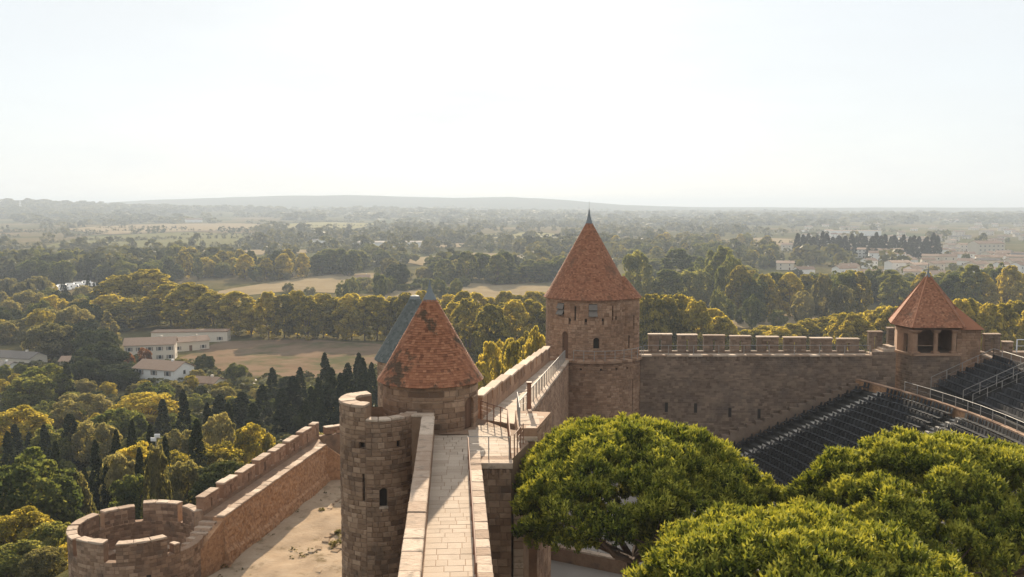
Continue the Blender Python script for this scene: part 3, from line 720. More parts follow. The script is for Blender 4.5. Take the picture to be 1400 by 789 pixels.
for o in ops[2:]:
    mb = MB(); panel(mb, s2, o[0], o[1], o[2], o[3], -.26); build('window_recess_shade', mb, M['void'], up)
for o in ops[:2]:
    mb = MB(); panel(mb, s2, o[0], o[1], o[2], o[3], -.26); fr = build('window_recess_shade', mb, M['void'], up)
    vm = (o[2] + o[3]) / 2 + .05
    for (va, vb, dd) in ((vm, o[3] - .04, .02), (o[2] + .05, vm - .1, .14)):
        mb = MB(); mb.add([s2(o[0], vb, 0), s2(o[1], vb, 0), s2(o[1], va, dd + .2), s2(o[0], va, dd + .2), s2(o[0], vb - .04, 0), s2(o[1], vb - .04, 0), s2(o[1], va - .04, dd + .2), s2(o[0], va - .04, dd + .2)], [(0, 1, 2, 3), (7, 6, 5, 4), (3, 2, 6, 7), (0, 3, 7, 4), (1, 5, 6, 2)])
        build('shutter', mb, M['roof_grey'], up)
mb = MB(); arch_fill(mb, s2, -3.12, -2.42, vz(460), vz(455), -.2, .01); arch_fill(mb, s2, .15, .75, vz(466), vz(462), -.2, .01); build('door_arch', mb, M['stone_red'], up)
mb = MB(); panel(mb, s2, -3.1, -2.44, .05, vz(456), -.2); build('door', mb, M['wood'], t2)
KC = (8.3, 97.0); KR = 5.15
mb = MB(); mb.lathe(KC, [(KR - .3, 31), (KR - .3, z2 - .05), (0.01, z2 - .05)], 48); lo = build('lower_wall', mb, M['stone_red'], t2, smooth=False)
s3 = cyl(KC, KR, 33)
oh = [(a, a + .2, 10.75, 10.95) for a in (-3.0, -1.7, .3, 1.9, 3.2)] + [(4.1, 4.22, 6.4, 9.6)]
st, mo = clad(s3, -KR * 1.6, KR * 1.6, 0, 11.45, ch=.23, lr=(.28, .6), depth=.28, opens=oh); emit(st, mo, lo, M['stone_red'], 0)
for o in oh: mb = MB(); panel(mb, s3, o[0], o[1], o[2], o[3], -.27); build('putlog_hole_shade', mb, M['void'], lo)
for k in range(26):
    a0, a1 = -1.6 + 3.2 * k / 26, -1.6 + 3.2 * (k + 1) / 26
    build('string_course', ring_piece(KC, KR - 1.0, KR + .24, a0 + .002, a1 - .002, z2 - .14, z2 + .1 + R.uniform(0, .02), 2, R.random()), M['stone_red'], lo, bevel=.02)
# side turret
AC = (11.3, 95.9); AR = 1.62
mb = MB(); mb.lathe(AC, [(AR - .28, z2), (AR - .28, e2)], 24); an = build('turret_wall', mb, M['stone_red'], t2, smooth=True)
s4 = cyl(AC, AR, z2); o4 = [(.9, 1.02, 2.9, 4.3), (.35, .47, 1.0, 2.3)]
st, mo = clad(s4, -AR * 1.0, AR * 2.2, 0, e2 - z2 - .05, ch=.28, lr=(.35, .7), opens=o4); emit(st, mo, an, M['stone_red'], 0)
for o in o4: mb = MB(); panel(mb, s4, o[0], o[1], o[2], o[3], -.22); build('arrow_slit_shade', mb, M['void'], an)
mb = MB(); mb.lathe(AC, [(1.2, e2), (1.8, e2 - .1), (1.78, e2), (.05, 52.75)], 32); rf2 = build('turret_roof', mb, M['tile_red'], t2)
build('roof_tiles', cone_tiles(AC, 1.83, e2 - .05, .06, 52.75, row=.13, tw=.18), M['tile_red'], rf2, kind='stuff')
mb = MB(); mb.lathe(BC, [(3.9, e2 + .1), (4.55, e2 - .1), (4.53, e2), (4.03, 51.35), (.28, 58.1)], 56); rf = build('roof', mb, M['tile_red'], t2)
tl = cone_tiles(BC, 4.05, 51.32, .28, 58.1, row=.14, tw=.19); t_l = cone_tiles(BC, 4.57, e2 - .06, 4.03, 51.36, row=.14, tw=.19); tl.add(t_l.v, t_l.f); tl.t[-len(t_l.f):] = t_l.t
build('roof_tiles', tl, M['tile_red'], rf, kind='stuff')
mb = MB(); mb.lathe(BC, [(.42, 57.8), (.3, 58.2), (.13, 58.8), (.07, 59.3), (.02, 59.6), (0, 59.62)], 16); mb.tube((BC[0], BC[1], 59.5), (BC[0], BC[1], 60.3), .015, n=4); build('lead_spike', mb, M['lead'], rf, smooth=True)
rp = [Vector((KC[0] + (KR + .05) * math.sin(a), KC[1] - (KR + .05) * math.cos(a), z2 + .1)) for a in np.linspace(-.45, 1.15, 9)]
railing('metal_railing', rp, 'thin dark railing curving round the foot of the big tower drum', h=1.0, post=1.2, rails=3, r=.022)

# ------------------------------------------------------------------ theatre curtain wall
tw = thing('curtain_wall', (25, 95, 33), 'long shaded stone curtain wall with eight merlons behind the open-air seats', 'wall')
WX0, WX1, WY = 12.9, 36.2, 94.6; wzt = 44.75
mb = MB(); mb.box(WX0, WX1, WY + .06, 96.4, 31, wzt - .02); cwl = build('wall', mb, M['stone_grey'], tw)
sw = flat((WX0, WY, 33), (1, 0, 0), (0, -1, 0))
wu = lambda u: P(u, 560, WY).x - WX0
wv = lambda v: P(1000, v, WY).z - 33
slits = [(wu(u) - .16, wu(u) + .16, wv(v + 6.5), wv(v - 6.5)) for u, v in ((911, 557), (951, 558), (998, 564), (1038, 566), (1079, 565))]
holes = [(wu(u) - .1, wu(u) + .1, wv(v) - .1, wv(v) + .1) for u, v in ((898, 527), (937, 527), (981, 528), (1010, 529), (1060, 515), (1120, 520))]
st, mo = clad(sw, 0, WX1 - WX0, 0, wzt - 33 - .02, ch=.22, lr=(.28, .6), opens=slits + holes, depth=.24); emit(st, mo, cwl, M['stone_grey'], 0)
for o in slits: mb = MB(); panel(mb, sw, o[0], o[1], o[2], o[3], -.05); build('arrow_slit_shade', mb, M['void'], cwl)
x = WX0
while x < WX1 - .1:
    x2 = min(x + R.uniform(.9, 1.5), WX1); mb = MB(); mb.box(x + .01, x2 - .01, WY - .16, WY + .5, wzt - .02, wzt + .14 + R.uniform(0, .02), R.random()); build('kerb_stone', mb, M['coping'], tw, bevel=.02); x = x2
for k in range(22):
    xx = WX0 + .5 + k * 1.03; mb = MB(); mb.box(xx, xx + .18, WY - .14, WY + .05, wzt - .32, wzt - .03); build('corbel', mb, M['stone_grey'], tw, bevel=.015)
mb = MB(); mb.box(WX0, WX1, WY + .5, 96.4, wzt - .01, wzt + .03); build('wall_walk', mb, M['paver'], tw)
mb = MB(); mb.box(WX0, WX1, 96.41, 96.95, 31, wzt + .25); build('parapet', mb, M['stone_grey'], tw)
def merlon(parent, x0, x1, y0, y1, z0, z1, mt, slit=True):
    w = x1 - x0; m = MB(); xm = (x0 + x1) / 2
    if slit:
        m.box(x0, xm - .13, y0, y1, z0, z1 - .14); m.box(xm + .13, x1, y0, y1, z0, z1 - .14); m.box(xm - .13, xm + .13, y0 + .01, y1 - .01, z1 - .5, z1 - .141)
    else: m.box(x0, x1, y0, y1, z0, z1 - .14)
    o = build('merlon', m, mt, parent)
    st, mo = clad(flat((x0, y0 - .04, z0), (1, 0, 0), (0, -1, 0)), 0, w, 0, z1 - z0 - .15, ch=.25, lr=(.3, .6), depth=.03, opens=[(w / 2 - .13, w / 2 + .13, -.1, z1 - z0 - .5)] if slit else ())
    emit(st, mo, o, mt, 0)
    m = MB(); m.box(x0 - .07, x1 + .07, y0 - .1, y1 + .08, z1 - .135, z1, R.random()); build('coping_stone', m, M['coping'], o, bevel=.03, jitter=.015)
for k, (a, b) in enumerate([(70, 152), (173, 242), (265, 340), (360, 432), (455, 530), (550, 628), (645, 720), (740, 815)]):
    ua, ub = 860 + a / 2.593, 860 + b / 2.593; y = 96.42
    merlon(tw, P(ua, 470, y).x, P(ub, 470, y).x, y, y + .52, wzt + .24, P(ua, 456.5 + k * .9, y).z, M['stone_grey'])
for k, (ua, ub, v) in enumerate(((1188, 1206, 453), (1214, 1222, 448))):
    y = 96.42; merlon(tw, P(ua, 470, y).x, P(ub, 470, y).x, y, y + .52, wzt + .3, P(ua, v, y).z, M['stone_grey'], slit=(k == 0))
for k in range(4):   # steps rising to the pavilion
    mb = MB(); mb.box(WX1 + .05 + k * .55, WX1 + 2.3, WY + .1, 96.4, 33 if k == 0 else wzt + .25 * k - .02, wzt + .25 * (k + 1) - .03); build('step', mb, M['coping'], tw, bevel=.02)
st, mo = clad(flat((WX1, WY - .02, 33), (1, 0, 0), (0, -1, 0)), 0, 2.4, 0, 12.2, ch=.28, lr=(.35, .8)); emit(st, mo, cwl, M['stone_grey'], 0)
railing('metal_railing', [Vector((WX0 + .3, WY + .1, wzt + .15)), Vector((WX1 - .2, WY + .1, wzt + .15))], 'thin low railing along the wall walk above the open-air seats', h=.95, post=2.4, rails=2, r=.022)

# ------------------------------------------------------------------ pavilion tower
PC = (43.0, 98.0); PS = 4.75
pv = thing('pavilion_tower', (PC[0], PC[1], 33), 'hexagonal stone pavilion on columns under a steep orange tiled roof', 'tower')
HX = [(3.9, -.1), (2.6, 3.1), (-2.3, 3.1), (-3.3, -.1), (-2.55, -3.0), (2.15, -3.0)]   # right, back right, back left, left, front left, front right
hexp = lambda q: [(PC[0] + x * q / PS, PC[1] + y * q / PS) for x, y in HX]
fl = 44.9
mb = MB(); mb.prism(hexp(PS - .05), 31, fl); ba = build('base', mb, M['stone_grey'], pv)
h = hexp(PS)
for (i, j_) in ((3, 4), (4, 5), (5, 0)):
    a, b = Vector((*h[i], 33)), Vector((*h[j_], 33)); d = (b - a).normalized(); n = Vector((d.y, -d.x, 0))
    st, mo = clad(flat(a, d, n), 0, (b - a).length, 0, fl - 33.2, ch=.23, lr=(.28, .6), depth=.2); emit(st, mo, ba, M['stone_grey'], 0)
    m = MB(); q = n * .14; m.prism([a + q, b + q, b - n * .5, a - n * .5], fl - .19, fl + .06, .7); build('floor_edge', m, M['stone_red'], pv, bevel=.03)
hc = hexp(PS - .42)
for k in (0, 1, 2):
    a, b = Vector(hc[k]), Vector(hc[(k + 1) % 6]); m = MB(); m.wall(a, b, .35, fl + .05, 47.35); build('back_wall', m, M['stone_red'], pv)
a, b = Vector(hc[3]), Vector(hc[4])    # left wall with a doorway
for (p, q, zt0) in ((0, .38, fl + .05), (.62, 1, fl + .05), (.38, .62, fl + 1.9)):
    m = MB(); m.wall(a.lerp(b, p), a.lerp(b, q), .35, zt0, 47.35); build('side_wall', m, M['stone_red'], pv)
def column(x, y, z0, z1, w=.24):
    m = MB(); m.lathe((x, y), [(w, z0 + .2), (w * .9, z1 - .3)], 12); o = build('column', m, M['stone_red'], pv, smooth=True)
    m = MB(); m.box(x - w * 1.35, x + w * 1.35, y - w * 1.35, y + w * 1.35, z0, z0 + .2); build('column_base', m, M['stone_red'], o, bevel=.02)
    m = MB(); m.add([(x - w, y - w, z1 - .32), (x + w, y - w, z1 - .32), (x + w, y + w, z1 - .32), (x - w, y + w, z1 - .32), (x - w * 1.5, y - w * 1.5, z1 - .1), (x + w * 1.5, y - w * 1.5, z1 - .1), (x + w * 1.5, y + w * 1.5, z1 - .1), (x - w * 1.5, y + w * 1.5, z1 - .1), (x - w * 1.5, y - w * 1.5, z1), (x + w * 1.5, y - w * 1.5, z1), (x + w * 1.5, y + w * 1.5, z1), (x - w * 1.5, y + w * 1.5, z1)],
            [(3, 2, 1, 0), (0, 1, 5, 4), (1, 2, 6, 5), (2, 3, 7, 6), (3, 0, 4, 7), (4, 5, 9, 8), (5, 6, 10, 9), (6, 7, 11, 10), (7, 4, 8, 11), (8, 9, 10, 11)]); build('capital', m, M['stone_red'], o)
p4, p5, p0, p3 = Vector(hc[4]), Vector(hc[5]), Vector(hc[0]), Vector(hc[3])
column(p4.x, p4.y, fl + .06, 47.35, .34); column(p4.lerp(p5, .5).x, p4.lerp(p5, .5).y, fl + .06, 47.35); column(p5.x - .3, p5.y, fl + .06, 47.35)
m = MB(); q = hexp(PS - .1); q2 = hexp(PS - .75)
for k in range(6):
    m.prism([q[k], q[(k + 1) % 6], q2[(k + 1) % 6], q2[k]], 47.36, 47.75)
build('beam', m, M['wood'], pv)
prof = [(5.3, 47.62), (4.45, 48.45), (.12, 52.7)]
m = MB()
for k in range(6):
    for (r0, za), (r1, zb) in zip(prof, prof[1:]):
        a, b, c, d = hexp(r0)[k], hexp(r0)[(k + 1) % 6], hexp(r1)[(k + 1) % 6], hexp(r1)[k]
        m.quad((*a, za), (*b, za), (*c, zb), (*d, zb))
q = hexp(4.9); m.add([(x, y, 47.66) for x, y in q], [(5, 4, 3, 2, 1, 0)])
rf = build('roof', m, M['tile_red'], pv)
m = MB()
for k in range(6):
    for (r0, za), (r1, zb) in zip(prof, prof[1:]):
        a, b, c, d = Vector((*hexp(r0)[k], za)), Vector((*hexp(r0)[(k + 1) % 6], za)), Vector((*hexp(r1)[(k + 1) % 6], zb)), Vector((*hexp(r1)[k], zb))
        n = (b - a).cross(d - a).normalized(); sl = ((c + d) / 2 - (a + b) / 2).length; nr = max(1, int(sl / .15))
        for i_ in range(nr):
            t0, t1_ = i_ / nr, min(1, (i_ + 1.35) / nr)
            l0, l1, l2, l3 = a.lerp(d, t0), b.lerp(c, t0), b.lerp(c, t1_), a.lerp(d, t1_); w = (l1 - l0).length; nt_ = max(1, int(w / .2))
            for j_ in range(nt_):
                p, q = (j_ + .03) / nt_, (j_ + .97) / nt_; lf_ = n * (.02 + R.uniform(0, .012))
                A0, A1, A2, A3 = l0.lerp(l1, p), l0.lerp(l1, q), l3.lerp(l2, q), l3.lerp(l2, p)
                m.add([A0 + lf_, A1 + lf_, A2 + n * .004, A3 + n * .004, A0, A1], [(0, 1, 2, 3), (4, 5, 1, 0)], min(1, max(0, R.gauss(.5, .22))))
build('roof_tiles', m, M['tile_red'], rf, kind='stuff')
for k in range(6):
    m = MB()
    for (r0, za), (r1, zb) in zip(prof, prof[1:]): m.tube((*hexp(r0)[k], za + .02), (*hexp(r1)[k], zb + .02), .09, .07)
    build('ridge', m, M['tile_red'], rf)
m = MB(); m.lathe(PC, [(.3, 52.5), (.16, 52.8), (.05, 53.2), (.02, 53.9), (0, 53.95)], 12); build('lead_cap', m, M['lead'], rf, smooth=True)
# annex
m = MB(); m.box(45.3, 47.7, 96.0, 99.5, 31, 47.3); ax = build('annex_wall', m, M['stone_red'], pv)
st, mo = clad(flat((45.25, 95.9, 41), (1, 0, 0), (0, -1, 0)), 0, 2.45, 0, 6.3, ch=.28, lr=(.35, .7), depth=.08); emit(st, mo, ax, M['stone_red'], 0)
m = MB(); m.add([(45.0, 95.6, 47.3), (47.95, 95.6, 47.3), (47.95, 99.8, 47.3), (45.0, 99.8, 47.3), (45.7, 97.3, 49.5), (45.7, 98.2, 49.5)], [(0, 1, 4), (1, 2, 5, 4), (2, 3, 5), (3, 0, 4, 5), (3, 2, 1, 0)]); build('annex_roof', m, M['tile_red'], pv)
# wall to the right of the pavilion
t4 = thing('curtain_wall', (52, 96, 33), 'stone wall end with broken merlons right of the hexagonal pavilion', 'wall')
m = MB(); m.box(47.95, 62, 96.2, 97.4, 31, 44.9); wl = build('wall', m, M['stone_grey'], t4)
merlon(t4, 48.5, 50.1, 96.7, 97.2, 44.9, 46.75, M['stone_grey']); merlon(t4, 50.5, 51.4, 96.7, 97.2, 44.9, 45.95, M['stone_grey'], False)
m = MB(); m.wall((48.2, 95.6), (55.5, 84), -.5, 31, 44.7, z1b=41.5); o = build('stair_wall', m, M['stone_red'], t4)
m = MB(); m.wall((48.15, 95.6), (55.45, 84), -.62, 44.7, 44.86, z0b=41.5, z1b=41.66); build('coping_stone', m, M['coping'], o)
railing('metal_railing', [Vector((51.6, 96.3, 44.9)), Vector((54, 96.3, 44.9))], 'pale metal frame railing on the wall end right of the pavilion', h=1.3, post=2.4, rails=2, r=.04, mt='lamp_white')

# ------------------------------------------------------------------ theatre
CZ = 35.0
m = MB(); m.prism([(-1.0, 20), (75, 20), (75, 95.5), (6, 95.5), (-.2, 52), (-.6, 45.5)], 33.5, CZ); structure(build('courtyard', m, M['court']))
th_ = thing('seating_terrace', (34, 82, 35), 'sunken bank of dark stepped seating terraces against the shaded curtain wall', 'terrace')
NROW, PIT, RISE = 17, .85, .40
def rowx(k, y): return 38.9 - PIT * k - (max(0, y - 72) / 22) ** 2 * 4.2
AIS = lambda y: 90.3 < y < 91.5 or 79.2 < y < 80.3
for k in range(NROW):
    z = 41.6 - RISE * k; m = MB(); ys = np.linspace(58, 94.3, 26)
    for a, b in zip(ys, ys[1:]):
        m.prism([(rowx(k, a), a), (rowx(k, b), b), (rowx(k + 1, b), b), (rowx(k + 1, a), a)][::-1], 34.5, z, .5)
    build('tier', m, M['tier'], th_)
    for (ya, yb) in ((90.35, 91.45), (79.25, 80.25)):
        for q in (0, 1):
            x1 = rowx(k, ya) - q * PIT / 2 - .02; m = MB(); m.box(x1 - PIT / 2, x1, ya, yb, z - .01, z + .2 - .2 * q + .012, R.random()); build('aisle_step', m, M['stair'], th_)
m = MB(); ys = np.linspace(58, 94.4, 30)
for a, b in zip(ys, ys[1:]): m.prism([(rowx(0, a) + .3, a), (rowx(0, b) + .3, b), (rowx(0, b), b), (rowx(0, a), a)], 34.5, 42.35)
rt = build('retaining_wall', m, M['rubble'], th_)
for a, b in zip(ys, ys[1:]):
    m = MB(); m.prism([(rowx(0, a) + .34, a + .02), (rowx(0, b) + .34, b - .02), (rowx(0, b) - .06, b - .02), (rowx(0, a) - .06, a + .02)], 42.36, 42.52, R.random()); build('coping_stone', m, M['stone_red'], rt, bevel=.02)
m = MB()
for k in range(NROW + 4):
    x1 = rowx(k, 94.2) ; m.box(x1 - PIT - .01, x1, 93.6, 94.35, 34, 42.1 - RISE * k * .86)
build('side_ramp', m, M['stone_grey'], th_)
# upper blocks
UB = ((85.0, 91.6, 7, 40.9), (63.0, 83.2, 12, 40.9))
for (ya, yb, n, x0) in UB:
    for k in range(n):
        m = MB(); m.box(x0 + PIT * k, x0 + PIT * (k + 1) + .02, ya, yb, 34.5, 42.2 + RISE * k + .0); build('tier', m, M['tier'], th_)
for (ya, yb, n, x0) in UB:
    for yy in (ya, yb):
        railing('metal_railing', [Vector((x0, yy, 42.2)), Vector((x0 + PIT * n, yy, 42.2 + RISE * n))], 'slanting metal guard rail at the side of the upper seating block', h=1.0, post=1.5, rails=2, r=.022, group='guard rails of the upper seating')
    railing('metal_railing', [Vector((x0 + PIT * n, ya, 42.2 + RISE * n)), Vector((x0 + PIT * n, yb, 42.2 + RISE * n))], 'metal guard rail along the back of the upper seating block', h=1.0, post=1.5, rails=2, r=.022, group='back rails of the upper seating')
railing('metal_railing', [Vector((rowx(0, y) + .15, y, 42.5)) for y in np.linspace(60, 88, 9)], 'metal handrail on the pale coping of the seating retaining wall', h=.9, post=2.0, rails=2, r=.022)
# chairs: one mesh, copied
m = MB()
m.box(-.23, .2, -.22, .22, .40, .44); m.add([(.16, -.22, .44), (.20, -.22, .44), (.20, .22, .44), (.16, .22, .44), (.24, -.21, .86), (.28, -.21, .86), (.28, .21, .86), (.24, .21, .86)], [(3, 2, 1, 0), (4, 5, 6, 7), (0, 1, 5, 4), (1, 2, 6, 5), (2, 3, 7, 6), (3, 0, 4, 7)])
for sx in (-.2, .18):
    for sy in (-.2, .2): m.box(sx - .015, sx + .015, sy - .015, sy + .015, 0, .41)
ch0 = build('chair', m, M['seat']); CHME = ch0.data; chz = ch0.location.z - 0
chverts = np.array([v.co[:] for v in CHME.vertices]); chfaces = [list(p.vertices) for p in CHME.polygons]
spots = []
for k in range(NROW):
    y = 60.0
    while y < 93.2:
        if not AIS(y) and not AIS(y + .25) and not AIS(y - .25): spots.append((rowx(k, y) - .5, y, 41.6 - RISE * k, 0, k))
        y += .52
for bi, (ya, yb, n, x0) in enumerate(UB):
    for k in range(n):
        y = ya + .4
        while y < yb - .3: spots.append((x0 + PIT * k + .45, y, 42.2 + RISE * k, 1, k)); y += .52
cp = Vector((0, 0, CAMZ))
PN = [((5.55, 44.5), 6.6), ((9.4, 31), 6.6), ((18.9, 41), 8.0)]
def seen(s):
    u, v = proj((s[0], s[1], s[2] + .5))
    if not (0 < u < 1400 and 0 < v < 789): return False
    # hidden behind the near pines?
    if v > 587 + max(0, 1290 - u) * .16 and u > 1060: return False
    return v < 660
spots.sort(key=lambda s: (not seen(s), (Vector(s[:3]) - cp).length + R.random() * 25))
lab = lambda s: ('dark plastic theatre chair in the ' + ORD[s[4]] + (' row below the retaining wall' if s[3] == 0 else ' row of the raised blocks by the pavilion'), ('chairs in sunken row ' if s[3] == 0 else 'chairs in raised row ') + ORD[s[4]])
first = True; restm = MB()
for n_, s in enumerate(spots):
    if n_ < 300:
        o = ch0 if first else ch0.copy()
        if not first: link(o)
        first = False
        o.location = Vector((s[0], s[1], s[2] + .004)) + Vector((0, 0, 0)); o.rotation_euler.z = R.uniform(-.08, .08)
        o["label"], o["group"] = lab(s); o["category"] = 'chair'
    elif s[1] > 58:
        restm.add(chverts + np.array([s[0], s[1], s[2] + .004]), chfaces, R.random())
build('theatre_chairs', restm, M['seat'], kind='stuff')["label"] = 'remaining dark plastic chairs filling the theatre terraces'
bpy.data.objects['theatre_chairs']['category'] = 'chairs'
# low wall with railing beside the court
lw = thing('low_wall', (4, 60, 35), 'low stone wall with pale coping below the umbrella pine', 'wall')
a, b = Vector((1.2, 66)), Vector((8.2, 62)); m = MB(); m.wall(a, b, .4, 34.8, 35.9); o = build('wall', m, M['stone'], lw)
for k in range(6):
    p, q = a.lerp(b, k / 6), a.lerp(b, (k + .97) / 6); m = MB(); m.wall(p, q, .5, 35.91, 36.05, R.random()); build('coping_stone', m, M['coping'], o, bevel=.02)
railing('metal_railing', [Vector((1.3, 68.4, 35)), Vector((1.2, 66.6, 35.1)), Vector((8.3, 62.5, 35.9))], 'mesh-like metal railing above the low wall under the umbrella pine', h=1.2, post=1.4, rails=3, r=.03)

# ------------------------------------------------------------------ outer rampart and barbican
ow_ = thing('outer_rampart', (-21, 83, 32), 'low outer rampart with merlons and a bare ochre rubble inner face', 'rampart')
oz = 36.0
Ia, Ib = Vector((-22.3, 71.2)), Vector((-18.75, 93.2)); Oa, Ob = Vector((-23.85, 71.6)), Vector((-19.85, 96.0))
m = MB(); m.prism([Ia, Ib, Ob, Oa], [30] * 4, [oz, oz, oz, oz]); build('wall', m, M['stone'], ow_)
di = (Ib - Ia).normalized(); ni = Vector((di.y, -di.x))
inner_pts = []
N_ = 130; grid = []
Lx = (Ib - Ia).length
m = MB()
prev = None
for i_ in range(N_ + 1):
    t = i_ / N_; p = Ia + di * Lx * t
    rowv = []
    for j_ in range(25):
        z = 31.5 + (oz - .02 - 31.5) * j_ / 24; off = .12 + .12 * mnoise.noise(Vector((p.y * .8, z * 1.1, 3))) + .10 * mnoise.noise(Vector((p.y * 2.6, z * 4, 7))) + .05 * R.random() + (24 - j_) * .012 + (.14 if z < 33.1 + .3 * mnoise.noise(Vector((p.y * .3, 0, 0))) else 0)
        rowv.append((p.x + ni.x * off, p.y + ni.y * off, z))
    if prev:
        for j_ in range(24): m.quad(prev[j_], rowv[j_], rowv[j_ + 1], prev[j_ + 1], R.uniform(.2, .8))
    if i_ in (0, N_):
        for j_ in range(24): m.quad(rowv[j_], (rowv[j_][0] - ni.x * .9, rowv[j_][1] - ni.y * .9, rowv[j_][2]), (rowv[j_ + 1][0] - ni.x * .9, rowv[j_ + 1][1] - ni.y * .9, rowv[j_ + 1][2]), rowv[j_ + 1], R.uniform(.2, .8))
    prev = rowv
# sloping far end and stair flank
m2 = MB(); far = Vector((-15.9, 94.2)); m2.prism([Ib + ni * .15, far, far + Vector((-.4, 1.2)), Ib + Vector((-.8, 1.2))], [31] * 4, [oz, 33.6, 33.6, oz]); build('end_wall', m2, M['rubble'], ow_, jitter=.03)
build('rubble_face', m, M['rubble'], ow_)
ns_ = Vector((-24.3, 66.6)); m2 = MB(); m2.prism([ns_ + ni * .2, Ia + ni * .2 + di * .35, Ia - ni * .35 + di * .35, ns_ - ni * .35], [30] * 4, [33.0, oz - .02, oz - .02, 33.0]); build('stair_flank', m2, M['rubble'], ow_, jitter=.03)
m2 = MB(); m2.prism([(-25.6, 58), ns_ + ni * .1, ns_ - ni * .4, (-26.1, 58)], [30] * 4, [33.0, 33.0, 33.0, 33.0]); build('stair_flank', m2, M['rubble'], ow_)
for k in range(10):
    p = Ia.lerp(Vector((-24.1, 66.8)), k / 10); q = Ia.lerp(Vector((-24.1, 66.8)), (k + 1) / 10) ; z = oz - .27 * (k + 1)
    m2 = MB(); m2.prism([q - ni * .3, p - ni * .3, p - ni * 1.6, q - ni * 1.6], 30.5, z, R.random()); build('step', m2, M['coping'], ow_, bevel=.02)
kk = 0
while kk < 22:
    p, q = Ia + di * Lx * kk / 22, Ia + di * Lx * (kk + 1) / 22; e = di * .015
    m2 = MB(); m2.prism([p + e + ni * .22, q - e + ni * .22, q - e - ni * .45, p + e - ni * .45], oz + .0, oz + .14 + R.uniform(-.02, .03), R.random()); build('coping_stone', m2, M['coping'], ow_, bevel=.03, jitter=.02); kk += 1
do = (Ob - Oa).normalized(); no = Vector((-do.y, do.x)); Lo = (Ob - Oa).length
m2 = MB(); m2.prism([Oa, Ob, Ob + no * .6, Oa + no * .6], 30, oz + .35); build('parapet', m2, M['stone'], ow_)
def omerlon(a, b, n, zt, parent):
    d = (b - a).normalized(); mid = (a + b) / 2; m_ = MB()
    for p, q in ((a, mid - d * .14), (mid + d * .14, b)): m_.prism([p - n * .012, q - n * .012, q + n * .612, p + n * .612], oz + .3, zt - .14, R.random())
    m_.prism([mid - d * .14 + n * .02, mid + d * .14 + n * .02, mid + d * .14 + n * .58, mid - d * .14 + n * .58], zt - .45, zt - .15)
    o_ = build('merlon', m_, M['stone_red'], parent, jitter=.012)
    L_ = (b - a).length
    st, mo = clad(flat(Vector((a.x, a.y, oz + .32)) - Vector((n.x, n.y, 0)) * .03, Vector((d.x, d.y, 0)), Vector((-n.x, -n.y, 0))), 0, L_, 0, zt - oz - .48, ch=.24, lr=(.3, .55), depth=.03, opens=[(L_ / 2 - .14, L_ / 2 + .14, -.1, zt - oz - .8)]); emit(st, mo, o_, M['stone_red'], 0)
    for i_ in range(2):
        p, q = a.lerp(b, i_ / 2 + .005), a.lerp(b, (i_ + 1) / 2 - .005); m_ = MB(); m_.prism([p - n * .08, q - n * .08, q + n * .68, p + n * .68], zt - .135, zt + R.uniform(-.02, .02), R.random()); build('coping_stone', m_, M['coping'], o_, bevel=.03, jitter=.02)
s_ = 0.1
while s_ < Lo - 1:
    e_ = min(s_ + 2.55, Lo); omerlon(Oa + do * s_, Oa + do * e_, no, 37.5 + .25 * s_ / Lo + R.uniform(-.05, .05), ow_); s_ = e_ + .8
# beyond the corner, towards the right, behind the front tower
oc = thing('outer_rampart', (-12, 99, 32), 'outer rampart stretch with merlons half hidden behind the front tower', 'rampart')
o2a, o2b = Ob + Vector((.1, .0)), Vector((-9, 103)); d2 = (o2b - o2a).normalized(); n2 = Vector((-d2.y, d2.x))
m2 = MB(); m2.prism([o2a, o2b, o2b + n2 * .6, o2a + n2 * .6], 30, 36.2); build('wall', m2, M['stone'], oc)
s_ = .6
for _ in range(4): omerlon(o2a + d2 * s_, o2a + d2 * (s_ + 2.2), n2, 37.1, oc); s_ += 2.7
# barbican
dg = math.radians
HB = (-27.9, 69.0); HR = 4.75
bb = thing('barbican', (HB[0], HB[1], 30), 'small ruined round barbican with broken merlons at the end of the outer rampart', 'barbican')
build('ring_wall', ring_piece(HB, HR - .55, HR - .02, -math.pi, math.pi, 28, 35.1, 48), M['stone'], bb)
sb = cyl(HB, HR, 28.4); st, mo = clad(sb, -HR * 1.7, HR * 1.5, 0, 6.7, ch=.25, lr=(.28, .6), depth=.05, opens=[(1.2, 1.6, 4.9, 5.6), (-.6, -.35, 5.0, 5.3), (2.3, 2.6, 5.0, 5.6)])
emit(st, mo, bb, M['stone'], 200)
for o in ((1.2, 1.6, 4.9, 5.6), (-.6, -.35, 5.0, 5.3), (2.3, 2.6, 5.0, 5.6)): m2 = MB(); panel(m2, sb, o[0], o[1], o[2], o[3], .004); build('window_recess_shade', m2, M['void'], bb)  # flat dark sheets on the wall face, painted shade instead of depth
build('wall_walk', ring_piece(HB, HR - 1.7, HR - .56, -math.pi, math.pi, 28.5, 33.3, 48), M['stone'], bb)
st, mo = clad(cyl_in(HB, HR - .57, 33.3), dg(60) * (HR - .57), dg(300) * (HR - .57), 0, 1.78, ch=.26, lr=(.3, .6), depth=.03); emit(st, mo, bb, M['stone'], 60)
rk = -math.pi
while rk < math.pi - .05:
    r2_ = min(rk + R.uniform(.2, .34), math.pi)
    build('coping_stone', ring_piece(HB, HR - 1.78, HR - 1.25, rk + .006, r2_ - .006, 33.31, 33.46 + R.uniform(-.03, .03), 2, R.random()), M['coping'], bb, bevel=.02, jitter=.015); rk = r2_
m2 = MB(); m2.lathe(HB, [(.01, 29.3), (HR - 1.7, 29.3)], 24); build('floor', m2, M['court'], bb)
